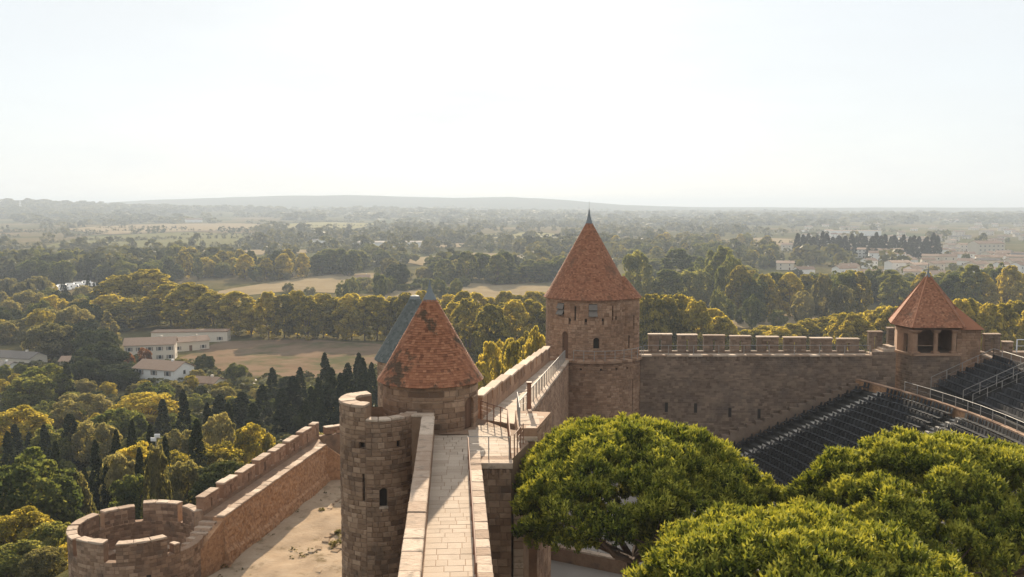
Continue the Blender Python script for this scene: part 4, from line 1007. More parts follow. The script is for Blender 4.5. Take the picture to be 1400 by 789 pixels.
for (a0, a1, zt) in ((-118, -84, 36.4), (-80, -43, 36.4), (-36, -6, 36.55), (4, 46, 36.5), (52, 58, 35.8), (124, 150, 36.5), (157, 196, 36.6), (204, 236, 36.4)):
    o_ = build('merlon', ring_piece(HB, HR - .57, HR + .01, dg(a0), dg(a1), 35.0, zt - .14, 6, R.random()), M['stone'], bb, jitter=.01)
    u0, u1 = dg(a0) * HR, dg(a1) * HR
    if a0 < 90:
        st, mo = clad(cyl(HB, HR + .015, 35.1), u0, u1, 0, zt - .15 - 35.1, ch=.26, lr=(.3, .6), depth=.03); emit(st, mo, o_, M['stone'], 40)
    sgn = 1
    st, mo = clad(cyl_in(HB, HR - .59, 35.1), dg(a0) * (HR - .59), dg(a1) * (HR - .59), 0, zt - .15 - 35.1, ch=.26, lr=(.3, .6), depth=.03); emit(st, mo, o_, M['stone'], 30)
    n_ = max(1, round((a1 - a0) / 14))
    for i_ in range(n_):
        b0, b1 = a0 + (a1 - a0) * i_ / n_, a0 + (a1 - a0) * (i_ + 1) / n_
        build('coping_stone', ring_piece(HB, HR - .64, HR + .07, dg(b0 + .2), dg(b1 - .2), zt - .135, zt + R.uniform(-.03, .03), 3, R.random()), M['coping'], o_, bevel=.025, jitter=.02)

# ------------------------------------------------------------------ foliage
def unit(v): return v / np.maximum(np.linalg.norm(v, axis=-1, keepdims=True), 1e-9)
def cards(cen, nrm, size, rng, aspect=1.0):
    """one bent-free quad per centre, roughly facing nrm"""
    n = len(cen); r = unit(rng.normal(size=(n, 3)))
    a = unit(np.cross(nrm, r)); b = np.cross(nrm, a)
    s = (size * rng.uniform(.6, 1.35, n))[:, None] * .5
    a = a * s; b = b * s * aspect
    V = np.stack([cen - a - b * .6, cen + a * .5 - b, cen + a + b * .7, cen - a * .6 + b], 1).reshape(-1, 3)
    Fq = np.arange(n * 4).reshape(n, 4)
    return V, Fq
def crown(shape, h, w, nclump, ncard, size, seed, clump_r=.26, rand=.75):
    """crown of height h and width w, base at z=0, made of leaf clumps"""
    rng = np.random.default_rng(seed); C = []; CR = []
    while len(C) < nclump:
        d = unit(rng.normal(size=3)); q = rng.uniform(.45, 1) ** .5
        t = rng.random()
        if shape == 'round': p = np.array([d[0] * w / 2, d[1] * w / 2, h * .5 + d[2] * h / 2]) * np.array([q, q, 1]) ; p[2] = h * .5 + d[2] * h / 2 * q; cr = clump_r * w * rng.uniform(.6, 1.1)
        elif shape == 'dome':
            z = t ** .75; prof = (1 - max(0, z - .55) ** 2 / .2025 * .75) * (.62 + .38 * min(1, z / .35)); ang = rng.uniform(0, 6.283)
            p = np.array([math.cos(ang) * prof * q * w / 2, math.sin(ang) * prof * q * w / 2, z * h]); cr = clump_r * w * rng.uniform(.55, 1.05)
        elif shape == 'spindle':
            z = t; prof = math.sin(math.pi * min(1, (.12 + .88 * z)) ** .8) ** .8 * .9 + .05; prof = (min(1, z / .12)) * (1 - z) ** .62 * 1.15; ang = rng.uniform(0, 6.283)
            p = np.array([math.cos(ang) * prof * q * w / 2, math.sin(ang) * prof * q * w / 2, z * h]); cr = clump_r * w * (.35 + .65 * prof) * rng.uniform(.7, 1.1)
        elif shape == 'cone':
            z = t ** 1.2; prof = (1 - z) ** .85; ang = rng.uniform(0, 6.283)
            p = np.array([math.cos(ang) * prof * q * w / 2, math.sin(ang) * prof * q * w / 2, z * h]); cr = clump_r * w * (.4 + .6 * prof) * rng.uniform(.6, 1)
        C.append(p); CR.append(cr)
    C = np.array(C); CR = np.array(CR)
    ax = np.array([0, 0, h * .42])
    k = len(C)
    idx = np.repeat(np.arange(k), ncard)
    d = unit(rng.normal(size=(len(idx), 3)) + unit(C - ax)[idx] * .9 + np.array([0, 0, .35]))
    cen = C[idx] + d * CR[idx][:, None] * rng.uniform(.72, 1.05, len(idx))[:, None] * np.array([1, 1, .85 if shape != 'spindle' else 1.6])
    nrm = unit(d * .5 + rng.normal(size=d.shape) * rand * .75)
    V, Fq = cards(cen, nrm, np.full(len(idx), size), rng)
    tone = np.clip(rng.normal(.5, .16, k)[idx] + rng.normal(0, .12, len(idx)), 0, 1)
    return V, Fq, tone
def trunk_mb(h, r, top, limbs, rng, spread):
    m = MB(); m.tube((0, 0, -.6), (0, 0, h * .5), r * 1.15, r * .85, 8); m.tube((0, 0, h * .5), (rng.uniform(-.1, .1), rng.uniform(-.1, .1), h), r * .85, r * .6, 8)
    for k in range(limbs):
        a = 6.283 * k / max(1, limbs) + rng.uniform(-.4, .4); z = h * rng.uniform(.75, 1.0)
        e = Vector((math.cos(a) * spread, math.sin(a) * spread, top * rng.uniform(.55, .85)))
        mid = Vector((e.x * .45, e.y * .45, z + (e.z - z) * .6))
        m.tube((0, 0, z), mid, r * .5, r * .35, 6); m.tube(mid, e, r * .35, r * .12, 6)
    return m
PROTO = {}
M['leaf_cypress'] = leafm('leaf_cypress', (.014,.022,.013), (.03,.042,.022), (.06,.07,.032), .2)
def mkproto(key, shape, h, w, trunk_h, mt, seed, nclump=60, ncard=70, size=.75, tr=.3, clump_r=.2, limbs=5):
    V, Fq, tone = crown(shape, h - trunk_h, w, nclump, ncard, size, seed, clump_r)
    V = V + np.array([0, 0, trunk_h])
    me = np_mesh('crown', V, Fq, tone, M[mt])
    rng = random.Random(seed); tm = trunk_mb(max(trunk_h * 1.2, 1.0), tr, h, limbs, rng, w * .28)
    tme = bpy.data.meshes.new('trunk'); tme.from_pydata(tm.v, [], tm.f); tme.materials.append(M['bark'])
    at = tme.attributes.new("tone", 'FLOAT', 'FACE'); at.data.foreach_set("value", np.full(len(tm.f), .5, np.float32))
    PROTO[key] = (me, tme, h, w)
for s in range(3):
    mkproto(f'plane{s}', 'dome', 20, 12, 1.6, 'leaf_gold', 100 + s, 150, 75, .62, .35, .14)
    mkproto(f'broad{s}', 'round', 12, 10.5, 1.0, 'leaf_green', 200 + s, 120, 120, .40, .3, .15)
    mkproto(f'olive{s}', 'round', 9, 9, .8, 'leaf_olive', 300 + s, 110, 110, .34, .25, .15)
    mkproto(f'cypress{s}', 'spindle', 14, 2.8, .4, 'leaf_cypress', 400 + s, 150, 50, .26, .2, .19, 0)
    mkproto(f'darkoak{s}', 'round', 11, 10, 1.0, 'leaf_dark', 500 + s, 120, 110, .40, .3, .15)
    mkproto(f'poplar{s}', 'dome', 21, 9, 1.6, 'leaf_green', 600 + s, 130, 70, .62, .35, .16)
    mkproto(f'goldround{s}', 'round', 13, 11, 1.2, 'leaf_gold', 650 + s, 120, 120, .42, .3, .15)
mkproto('fir', 'cone', 16, 8, 1.5, 'leaf_dark', 700, 110, 55, .55, .3, .15)
mkproto('goldcone', 'cone', 15, 9, 1.5, 'leaf_olive', 701, 110, 55, .55, .3, .16)
mkproto('redbush', 'round', 5, 6, .5, 'leaf_red', 702, 50, 50, .4, .15, .2)
mkproto('bush', 'round', 3.2, 4, .3, 'leaf_olive', 703, 40, 40, .34, .1, .22, 3)
NTREE = 0
NAMES = {'plane': 'plane_tree', 'broad': 'broadleaf_tree', 'olive': 'olive_tree', 'cypress': 'cypress_tree', 'darkoak': 'evergreen_tree', 'poplar': 'poplar_tree', 'goldround': 'autumn_tree', 'fir': 'fir_tree', 'goldcone': 'conifer_tree'}
ADJ = {'plane': 'golden domed', 'broad': 'mid-green', 'olive': 'grey-olive', 'cypress': 'slim', 'darkoak': 'dark evergreen', 'poplar': 'tall green', 'goldround': 'yellow-green', 'fir': 'dark conical', 'bush': 'low'}
def tree(kind, x, y, h, label, group, wscale=1.0, name='tree', z=None):
    global NTREE
    if name == 'tree': name = NAMES.get(kind, name)
    key = kind if kind in PROTO else f'{kind}{R.randrange(3)}'
    me, tme, h0, w0 = PROTO[key]
    z = tz(x, y) if z is None else z
    e = bpy.data.objects.new(name, None); e.location = (x, y, z - .1); e.rotation_euler.z = R.uniform(0, 6.28); s = h / h0
    e.scale = (s * wscale, s * wscale, s); link(e); WL[e.name] = Vector((x, y, z))
    e["label"] = label; e["category"] = 'tree' if name != 'bush' else 'bush'; e["group"] = group
    for n_, d in (('crown', me), ('trunk', tme)):
        o = bpy.data.objects.new(n_, d); o.parent = e; link(o)
    NTREE += 1
    return e
PLACED = []
def ok_spot(x, y, r):
    for (a, b, q) in PLACED:
        if (a - x) ** 2 + (b - y) ** 2 < (r + q) ** 2: return False
    return True
def infield(x, y): return any(inpoly(x, y, f) for f in FIELDS)
def by_top(kind, u, vtop, Y, label, group, wpx=None, name='tree'):
    """tree whose top stands at that height above the ground at distance Y"""
    p = P(u, vtop, Y); g_ = tz(p.x, Y); h = p.z - g_
    key = kind if kind in PROTO else kind + '0'; w0 = PROTO[key][3] / PROTO[key][2] * h
    ws = 1.0 if wpx is None else (wpx / F * Y) / w0
    PLACED.append((p.x, Y, min(w0 * ws * .35, 4)))
    return tree(kind, p.x, Y, h, label, group, ws, name)

# plane trees along the field
for k in range(21):
    u = 366 + k * 19 + R.uniform(-3, 3); by_top('plane', u, 405 + R.uniform(-4, 5), 392 + R.uniform(-5, 5), ORD[k] + ' golden plane tree from the farmhouse end of the row behind the ploughed field', 'plane trees behind the ploughed field', 38 * R.uniform(.9, 1.2), 'plane_tree')
for k in range(9):
    u = 625 + k * 15 + R.uniform(-6, 6); by_top('plane', u, 418 + R.uniform(-6, 8), 330 + R.uniform(-30, 30), 'broad golden plane tree clustered left of the big red cone tower', 'plane trees left of the big tower', 46, 'plane_tree')
for k in range(8):
    by_top('goldround', 655 + k * 12 + R.uniform(-4, 4), 486 + R.uniform(-14, 14) - k * 3, 190 + R.uniform(-25, 40), 'low leafy tree growing just outside the stepped rampart', 'low trees outside the stepped rampart', 34, 'tree')
# golden band behind the theatre wall
for k in range(24):
    u = 880 + k * 15.5 + R.uniform(-5, 5); vt = np.interp(u, [880, 930, 975, 1000, 1050, 1100, 1160, 1220, 1260], [412, 412, 428, 452, 447, 440, 434, 425, 420]) + R.uniform(-4, 5)
    by_top('plane', u, vt, 320 + R.uniform(-25, 25), ORD[k] + ' golden plane tree from the big tower, behind the curtain wall merlons', 'plane trees behind the curtain wall', 48, 'plane_tree')
for k in range(12):
    u = 1300 + k * 11 + R.uniform(-4, 4); by_top('plane', u, 420 + R.uniform(-7, 8), 300 + R.uniform(-25, 25), ORD[k] + ' golden plane tree beyond the pavilion, counted from its roof', 'plane trees right of the pavilion', 44, 'plane_tree')
# trees left of the field
for (u, v, Y, w) in ((165, 380, 470, 60), (203, 372, 480, 62), (232, 392, 440, 55), (262, 390, 420, 62), (292, 402, 410, 52), (322, 402, 405, 50), (343, 416, 402, 44), (180, 410, 430, 60), (150, 405, 440, 50)):
    by_top('plane', u, v, Y, 'big golden tree in the group behind the cream farmhouse', 'golden trees behind the farmhouse', w * 1.1, 'plane_tree')
for (u, v, Y, w) in ((60, 425, 400, 48), (25, 438, 395, 44), (100, 420, 395, 44), (85, 455, 360, 34), (45, 450, 370, 40)):
    by_top('olive', u, v, Y, 'pale straw-coloured leafy tree near the parked white vans', 'pale trees near the vans', w)
by_top('goldcone', 147, 427, 385, 'pale conical tree rising alone beside the cream farmhouse', 'conical trees by the houses', 36)
by_top('fir', 125, 447, 380, 'small dark conical fir beside the parked white vans', 'conical trees by the houses', 24)
by_top('fir', 160, 432, 420, 'dark cone-shaped fir in the shade behind the farmhouse', 'conical trees by the houses', 30)
for (u, v, Y, w) in ((135, 468, 300, 62), (160, 498, 285, 60), (112, 490, 280, 46)):
    by_top('darkoak', u, v, Y, 'large dark evergreen tree in front of the farmhouse', 'dark evergreens in front of the farmhouse', w)
by_top('redbush', 170, 484, 318, 'russet-leaved bush before the cream farmhouse', 'russet bushes', 24, 'bush')
by_top('redbush', 197, 478, 322, 'dark red rounded bush against the farmhouse wall', 'russet bushes', 16, 'bush')
by_top('darkoak', 315, 505, 318, 'small round evergreen standing alone at the field corner', 'field corner trees', 9)
# cypresses
for (u, v, Y, w) in ((250, 543, 175, 15), (268, 583, 118, 20), (225, 606, 112, 14), (222, 555, 190, 15), (95, 575, 165, 22), (130, 612, 118, 16), (300, 548, 190, 22), (330, 545, 200, 24), (358, 535, 205, 18),
                     (400, 524, 200, 24), (385, 540, 190, 18), (425, 538, 190, 14), (452, 512, 195, 20), (444, 492, 225, 14), (475, 506, 200, 18), (496, 500, 205, 15), (490, 492, 230, 14), (418, 555, 170, 12), (346, 560, 180, 20),
                     (60, 590, 160, 14), (40, 600, 165, 14), (90, 505, 250, 13), (372, 512, 230, 14), (20, 590, 170, 16), (145, 640, 115, 13), (115, 650, 112, 14), (508, 505, 215, 13), (205, 590, 125, 14), (180, 585, 130, 15), (158, 597, 122, 14), (190, 622, 108, 14), (10, 600, 150, 16), (75, 612, 130, 15), (312, 560, 165, 15), (283, 560, 168, 13), (410, 512, 215, 15), (465, 520, 190, 14), (435, 525, 190, 14)):
    where = 'in the dense dark clump between ploughed field and rampart' if Y >= 165 and u > 270 else ('standing just outside the barbican and rampart' if Y < 135 else 'scattered in the wood below the white house')
    by_top('cypress', u, v - 9, Y, 'slender dark cypress ' + where, 'cypresses ' + where, w * 1.5, 'cypress_tree')
# slope woods, by hand in front
for (u, v, Y, w, kd) in ((35, 625, 100, 130, 'broad'), (95, 650, 104, 60, 'olive'), (25, 700, 90, 90, 'goldround'), (75, 715, 84, 60, 'broad'), (15, 745, 78, 90, 'broad'), (60, 752, 76, 60, 'olive'), (88, 745, 80, 40, 'goldround'), (295, 608, 130, 74, 'goldround'), (300, 572, 150, 50, 'olive'), (345, 582, 140, 50, 'goldround'),
                         (245, 590, 150, 50, 'olive'), (190, 610, 120, 70, 'goldround'), (165, 625, 116, 56, 'olive'), (200, 540, 210, 80, 'goldround'), (160, 560, 180, 74, 'broad'), (110, 540, 210, 70, 'olive'), (60, 500, 250, 66, 'broad'), (40, 515, 240, 60, 'broad'),
                         (20, 560, 185, 80, 'goldround'), (75, 585, 165, 60, 'broad'), (130, 580, 165, 56, 'olive'), (250, 635, 105, 60, 'olive'), (310, 630, 112, 44, 'olive'), (210, 525, 240, 50, 'broad'), (270, 540, 230, 44, 'broad'), (180, 650, 105, 56, 'broad'), (212, 616, 95, 34, 'olive')):
    by_top(kd, u, v, Y, {'broad': 'bushy mid-green tree on the slope left of the barbican', 'olive': 'grey-olive rounded tree on the slope left of the outer rampart', 'goldround': 'yellow-green sunlit tree on the slope above the houses'}[kd], 'slope trees ' + {'broad': 'mid green', 'olive': 'grey olive', 'goldround': 'yellow green'}[kd], w)
def scatter(u0, u1, v0, v1, n, kinds, hr, label, group, rr=3.0, name='tree', tries=12):
    c = 0
    for _ in range(n * tries):
        if c >= n: break
        u, v = R.uniform(u0, u1), R.uniform(v0, v1)
        p = hit(u, v)
        if p.y > 8000 or infield(p.x, p.y) or not ok_spot(p.x, p.y, rr) or hill_dist(p.x, p.y) < 9: continue
        if u > 1180 and 322 < v < 395 and any(abs(p.x - q[0]) < q[2] and -25 < p.y - q[1] < q[2] for q in HOUSES): continue
        PLACED.append((p.x, p.y, rr)); h = R.uniform(*hr)
        kd = R.choice(kinds)
        tree(kd, p.x, p.y, h, ADJ[kd] + ' ' + label if len(set(kinds)) > 1 else label, group + (', ' + ADJ[kd] if len(set(kinds)) > 1 else ''), R.uniform(.9, 1.25), name, z=p.z); c += 1
HOUSES = []
# ------------------------------------------------------------------ houses
M['shutter'] = mat('shutter_paint', (.20,.17,.14), (.30,.26,.22), bump=0, objrand=.6)
def house(u, v, w, d, h, rh, yaw, label, wall='wall_cream', roof='roof_tan', wins=3, storeys=2, group=None, door=True, name='house', z=None, Y=None, flat_roof=False):
    p = P(u, v, Y) if Y else hit(u, v)
    g_ = tz(p.x, p.y); root = bpy.data.objects.new(name, None); root.location = (p.x, p.y, g_ - .2); root.rotation_euler.z = yaw; link(root); WL[root.name] = Vector((0, 0, 0))
    root["label"] = label; root["category"] = 'house' if name == 'house' else name.replace('_', ' ')
    if group: root["group"] = group
    HOUSES.append((p.x, p.y, max(w, d) * .6)); PLACED.append((p.x, p.y, max(w, d) * .42))
    m = MB(); x, y = w / 2, d / 2
    if flat_roof: m.box(-x, x, -y, y, 0, h)
    else:
        m.add([(-x, -y, 0), (x, -y, 0), (x, y, 0), (-x, y, 0), (-x, -y, h), (x, -y, h), (x, y, h), (-x, y, h), (-x, 0, h + rh), (x, 0, h + rh)], [(0, 1, 5, 4), (2, 3, 7, 6), (1, 2, 6, 9, 5), (3, 0, 4, 8, 7)])
    build('wall', m, M[wall], root)
    m = MB(); o = .45; k = rh / y
    if flat_roof: m.box(-x - .2, x + .2, -y - .2, y + .2, h + .01, h + .35)
    else:
        for s in (-1, 1):
            a = [(-x - o, s * (y + o), h - k * o + .06), (x + o, s * (y + o), h - k * o + .06), (x + o, 0, h + rh + .06), (-x - o, 0, h + rh + .06)]
            m.add(a + [(q[0], q[1], q[2] + .16) for q in a], [(4, 5, 6, 7), (3, 2, 1, 0), (0, 1, 5, 4), (1, 2, 6, 5), (3, 0, 4, 7)])
    rfo = build('roof', m, M[roof], root)
    if not flat_roof and wins > 1:
        m = MB(); m.box(w * .2, w * .2 + .7, -.35, .35, h + rh * .6, h + rh + .7); build('chimney', m, M[wall], rfo)
    for s in range(storeys):
        z0 = .9 + s * (h / storeys)
        for i_ in range(wins):
            if s == 0 and door and i_ == wins // 2:
                m = MB(); xx = -x + w * (i_ + .5) / wins; m.box(xx - .55, xx + .55, -y - .05, -y + .05, .2, 2.3); build('door', m, M['wood'], root); continue
            xx = -x + w * (i_ + .5) / wins
            m = MB(); m.box(xx - .5, xx + .5, -y - .03, -y + .05, z0, z0 + 1.25); wn = build('window', m, M['glass'], root)
            m = MB(); m.box(xx - .6, xx + .6, -y - .09, -y - .0, z0 - .1, z0 - .01); m.box(xx - .6, xx - .51, -y - .07, -y, z0, z0 + 1.25); m.box(xx + .51, xx + .6, -y - .07, -y, z0, z0 + 1.25); build('frame', m, M['wall_white'], wn)
            if not group and w < 40:
                for sx in (-1, 1):
                    m = MB(); m.box(xx + sx * .9 - .26, xx + sx * .9 + .26, -y - .1, -y - .04, z0 - .02, z0 + 1.27); build('shutter', m, M['shutter'], wn)
        m = MB(); m.box(x - .05, x + .03, -.5, .5, z0, z0 + 1.2); build('window', m, M['glass'], root)
    return root
house(207, 491, 17, 9, 6.0, 2.0, .25, 'cream two-storey farmhouse with long tan tiled roof', wins=5)
house(225, 524, 15, 9, 5.2, 1.9, -.35, 'white house with orange tiled roof in front of the farmhouse', wall='wall_white', wins=3)
house(262, 466, 30, 8, 4.2, .3, .12, 'long low flat-roofed cream outbuilding behind the farmhouse', flat_roof=True, wins=5, storeys=1)
house(258, 478, 14, 7, 3.8, 1.4, .55, 'tan-roofed shed joining farmhouse and outbuilding', wins=3, storeys=1)
house(282, 532, 9, 6, 2.6, 1.2, -.3, 'small tumbledown tan-roofed hut at the field corner', wins=2, storeys=1)
house(26, 500, 17, 8, 3.6, 1.6, -.3, 'low cream bungalow with dark grey roof left among trees', roof='roof_grey', wins=4, storeys=1)
house(2, 512, 10, 8, 3.2, 1.2, -.3, 'small white bungalow behind the dark-roofed one', wall='wall_white', roof='roof_grey', wins=2, storeys=1)
house(105, 503, 9, 6, 3.0, 1.2, .1, 'small cream cottage half hidden by dark evergreens', wins=2, storeys=1)
house(497, 388, 9, 7, 5, 1.6, .2, 'pale narrow house by the dry meadow hedge', wall='wall_white', wins=2)
house(395, 378, 9, 6, 6, 1.5, .3, 'ruined ochre house among scrub beyond the plane trees', wins=2)
house(540, 338, 110, 24, 7, 1.5, .05, 'long low grey warehouse in the plain beyond the meadow', wall='wall_white', roof='roof_grey', wins=8, storeys=1, name='warehouse')
house(440, 334, 26, 12, 6, 1.5, .05, 'lone white shed in the hazy fields', wall='wall_white', roof='roof_grey', wins=3, storeys=1)
house(300, 351, 22, 10, 5, 2, .4, 'lone farm building with pale roof beside the stubble strip', wins=3, storeys=1)
house(265, 304, 46, 16, 8, 3, .3, 'white farm at the edge of the far ridge', wall='wall_white', wins=4, storeys=1)
# far town on the right
house(1168, 322, 90, 20, 9, .5, .0, 'very long white flat-roofed hall in the far town', wall='wall_white', flat_roof=True, wins=8, storeys=1, name='hall')
house(1178, 352, 30, 11, 9, 1.5, .05, 'grey-white apartment block with balconies left in the far town', wall='wall_white', wins=7, storeys=3, name='apartment_block')
house(1212, 353, 34, 11, 9, 1.5, -.03, 'cream apartment block with red-brown roof beside the white one', wins=8, storeys=3, name='apartment_block')
house(1348, 348, 34, 18, 13, 3, .2, 'large cream villa with tan hipped roof in the far town', wins=6, storeys=3, name='villa')
house(1300, 304, 44, 16, 9, 2, .2, 'salmon-pink big building on the far town rise', roof='roof_tan', wins=5, storeys=2)
house(1130, 338, 8, 8, 14, 1, .1, 'small white tower house left of the dark far cypresses', wall='wall_white', wins=2, storeys=3)
house(945, 349, 30, 20, 5, .5, .3, 'white flat-roofed shed between the far woods', wall='wall_white', flat_roof=True, wins=3, storeys=1)
LB = {0: 'small cream house with tan tiled roof in the far town', 1: 'small white house with tan tiled roof in the far town', 2: 'small cream house with grey roof in the far town'}
for (u0, u1, v0, v1, n) in ((1170, 1400, 372, 388, 12), (1220, 1400, 355, 374, 26), (1060, 1250, 366, 380, 7), (1200, 1400, 326, 358, 40), (1060, 1300, 326, 350, 16), (1100, 1400, 305, 330, 50), (960, 1180, 335, 352, 8)):
    for _ in range(n):
        for _t in range(20):
            u, v = R.uniform(u0, u1), R.uniform(v0, v1); p = hit(u, v)
            if ok_spot(p.x, p.y, 7): break
        else: continue
        k = R.choices((0, 1, 2), (5, 4, 2))[0]
        sty = R.choice((1, 2))
        house(u, v, R.uniform(10, 20), R.uniform(8, 12), R.uniform(3.6, 4.6) if sty == 1 else R.uniform(6, 8), R.uniform(1.4, 2.2), R.uniform(-.6, .6), LB[k].replace('small', 'small single-storey' if sty == 1 else 'small two-storey'), wall=('wall_cream', 'wall_white', 'wall_cream')[k], roof=('roof_tan', 'roof_tan', 'roof_grey')[k], wins=R.choice((2, 3)), storeys=sty, group=('one' if sty == 1 else 'two') + '-storey ' + ('cream tan-roofed', 'white tan-roofed', 'cream grey-roofed')[k] + ' houses of the far town')

# ------------------------------------------------------------------ vans
def van_proto(L_, H_):
    m = MB(); b, f = -L_ / 2, L_ / 2; w = 1.0
    prof = [(b, .4), (f, .4), (f, 1.0), (f - .5, 1.25), (f - 1.1, H_ * .92), (f - 1.5, H_), (b + .1, H_), (b, H_ - .2)]
    n = len(prof); vs = [(x, -w, z) for x, z in prof] + [(x, w, z) for x, z in prof]
    m.add(vs, [list(range(n)), list(range(2 * n - 1, n - 1, -1))] + [(i, n + i, n + (i + 1) % n, (i + 1) % n) for i in range(n)])
    g_ = MB(); g_.box(f - 2.0, f - 1.2, -w - .01, w + .01, 1.2, H_ * .8); g_.box(b + .8, b + 2.0, -w - .01, w + .01, 1.3, H_ * .75)
    g_.add([(f - .52, -.85, 1.3), (f - .52, .85, 1.3), (f - 1.08, .85, H_ * .9), (f - 1.08, -.85, H_ * .9)], [(0, 1, 2, 3)])
    t_ = []
    for x in (b + .9, f - .9):
        for y in (-w, w):
            q = MB(); q.tube((x, y - .1, .35), (x, y + .1, .35), .35, n=12); t_.append(q)
    return m, g_, t_
def van(x, y, yaw, L_, H_, label, group, name):
    m, g_, t_ = van_proto(L_, H_); r = bpy.data.objects.new(name, None); r.location = (x, y, tz(x, y) + .1); r.rotation_euler.z = yaw; link(r); WL[r.name] = Vector((0, 0, 0))
    r["label"] = label; r["category"] = 'van'; r["group"] = group
    build('body', m, M['van'], r, bevel=.08); build('window', g_, M['glass'], r)
    for q in t_: build('wheel', q, M['tyre'], r)
for (u, v) in ((88, 480), (95, 477), (102, 474), (108, 480), (98, 484)):
    p = hit(u, v); van(p.x, p.y, R.uniform(-.2, .3), 5.5, 2.4, 'white van parked in the yard behind the grey-roofed bungalow', 'white vans in the yard', 'parked_van'); PLACED.append((p.x, p.y, 2))
for k in range(14):
    u, v = 52 + k * 5.6, 400 - k * .85 + (k % 2) * 3; p = hit(u, v); van(p.x, p.y, R.uniform(-.3, .3), 7, 3.0, 'white camper van in the distant caravan park', 'campers in the caravan park', 'camper_van'); PLACED.append((p.x, p.y, 6))

# ------------------------------------------------------------------ floodlight mast, radio mast
p = P(213, 598, 100); gz_ = tz(p.x, p.y)
fm = thing('floodlight_mast', (p.x, p.y, gz_), 'grey pole carrying two white floodlights among the slope trees', 'floodlight')
m = MB(); m.tube((p.x, p.y, gz_ - .3), (p.x, p.y, p.z + .3), .06, .04, 8); build('pole', m, M['metal'], fm)
m = MB(); m.box(p.x - .6, p.x + .6, p.y - .04, p.y + .04, p.z - .1, p.z - .02); build('crossbar', m, M['metal'], fm)
for dx, dz in ((-.2, -.2), (.2, .2)):
    m = MB(); m.box(p.x + dx - .3, p.x + dx + .3, p.y - .22, p.y - .06, p.z + dz - .2, p.z + dz + .2); build('lamp_head', m, M['lamp_white'], fm, bevel=.04)
p = hit(28, 288); tp = P(28, 275, p.y); gz_ = tz(p.x, p.y)
rm = thing('radio_mast', (p.x, p.y, gz_), 'pale lattice radio mast on the wooded far hill', 'mast')
m = MB()
for sx in (-1, 1):
    for sy in (-1, 1): m.tube((p.x + sx * 3.5, p.y + sy * 3.5, gz_ - 2), (p.x + sx * 1.6, p.y + sy * 1.6, tp.z), .8, .6, 4)
build('tower', m, M['wall_white'], rm)
for k in range(5):
    z = gz_ + (tp.z - gz_) * (k + .5) / 5; m = MB(); m.box(p.x - 3, p.x + 3, p.y - 3, p.y + 3, z, z + 1.2); build('platform', m, M['wall_white'], rm)

# ------------------------------------------------------------------ more trees
scatter(0, 470, 560, 770, 85, ['broad', 'olive', 'goldround', 'darkoak', 'broad'], (3, 6), 'tree in the slope wood below the outer rampart', 'slope wood trees', 2.6)
scatter(0, 330, 510, 565, 34, ['broad', 'olive', 'darkoak', 'goldround'], (3, 6.5), 'tree among the houses at the foot of the slope', 'trees among the houses', 3)
scatter(0, 150, 405, 500, 34, ['broad', 'olive', 'goldround', 'darkoak', 'olive'], (8, 14), 'tree left of the cream farmhouse', 'trees left of the farmhouse', 3.5)
scatter(300, 520, 540, 585, 22, ['darkoak', 'broad', 'olive'], (3, 5.5), 'tree beside the cypresses above the farm track', 'trees among the cypresses', 2.4)
scatter(0, 180, 400, 420, 18, ['cypress'], (10, 15), 'dark distant cypress before the caravan park', 'cypresses before the caravan park', 2, 'cypress_tree')
scatter(0, 240, 366, 392, 60, ['darkoak', 'broad', 'darkoak', 'fir'], (11, 19), 'tree in the wood behind the caravan park', 'wood behind the caravan park', 4)
scatter(230, 500, 368, 384, 46, ['plane', 'goldround', 'broad', 'poplar'], (11, 21), 'grove tree in the plain beyond the golden plane trees', 'grove beyond the plane trees', 4)
for k in range(14): by_top('poplar', 435 + k * 4.6 + R.uniform(-2, 2), 344 + R.uniform(-3, 5), 800 + R.uniform(-40, 40), 'tall tree in the dense clump left of the dry meadow', 'dense clump left of the meadow', 22)
for k in range(20): by_top('poplar', 600 + k * 9.0 + R.uniform(-3, 3), 352 + R.uniform(-7, 12), 690 + R.uniform(-20, 60), ORD[k] + ' tall tree from the warehouse side, far edge of the dry meadow', 'trees behind the dry meadow', 26)
for k in range(22): by_top('broad', 470 + k * 8 + R.uniform(-4, 4), 384 + R.uniform(-10, 8), 600 + R.uniform(-60, 90), 'small hedge tree around the dry meadow', 'hedge trees around the meadow', 17)
by_top('darkoak', 543, 361, 640, 'dark spreading tree standing alone in the dry meadow', 'lone meadow trees', 30)
for k in range(30):
    kd = R.choice(('broad', 'poplar', 'broad')); by_top(kd, 868 + R.uniform(0, 150), 350 + R.uniform(-10, 42), 620 + R.uniform(-130, 160), ADJ[kd] + ' hazy tree in the wood right of the big tower', ADJ[kd] + ' wood right of the big tower', 38)
for k in range(44):
    u = 985 + k * 9.6 + R.uniform(-4, 4); kd = R.choice(('broad', 'poplar', 'plane', 'broad')); by_top(kd, u, 376 + R.uniform(-9, 9) - (u > 1300) * 6, 510 + R.uniform(-50, 60), ADJ[kd] + ' tree in the belt before the far town, ' + ORD[k] + ' from the pasture', ADJ[kd] + ' belt before the far town', 34)
for (u, v, w) in ((993, 408, 22), (983, 396, 20), (1028, 405, 22), (1038, 415, 20), (1098, 400, 28), (1152, 392, 30), (1125, 378, 28), (1012, 422, 14), (1064, 424, 24)):
    by_top('broad' if w < 26 else 'olive', u, v, 440 + R.uniform(-15, 25), 'rounded single tree standing on the grassy pasture', 'single trees on the pasture', w)
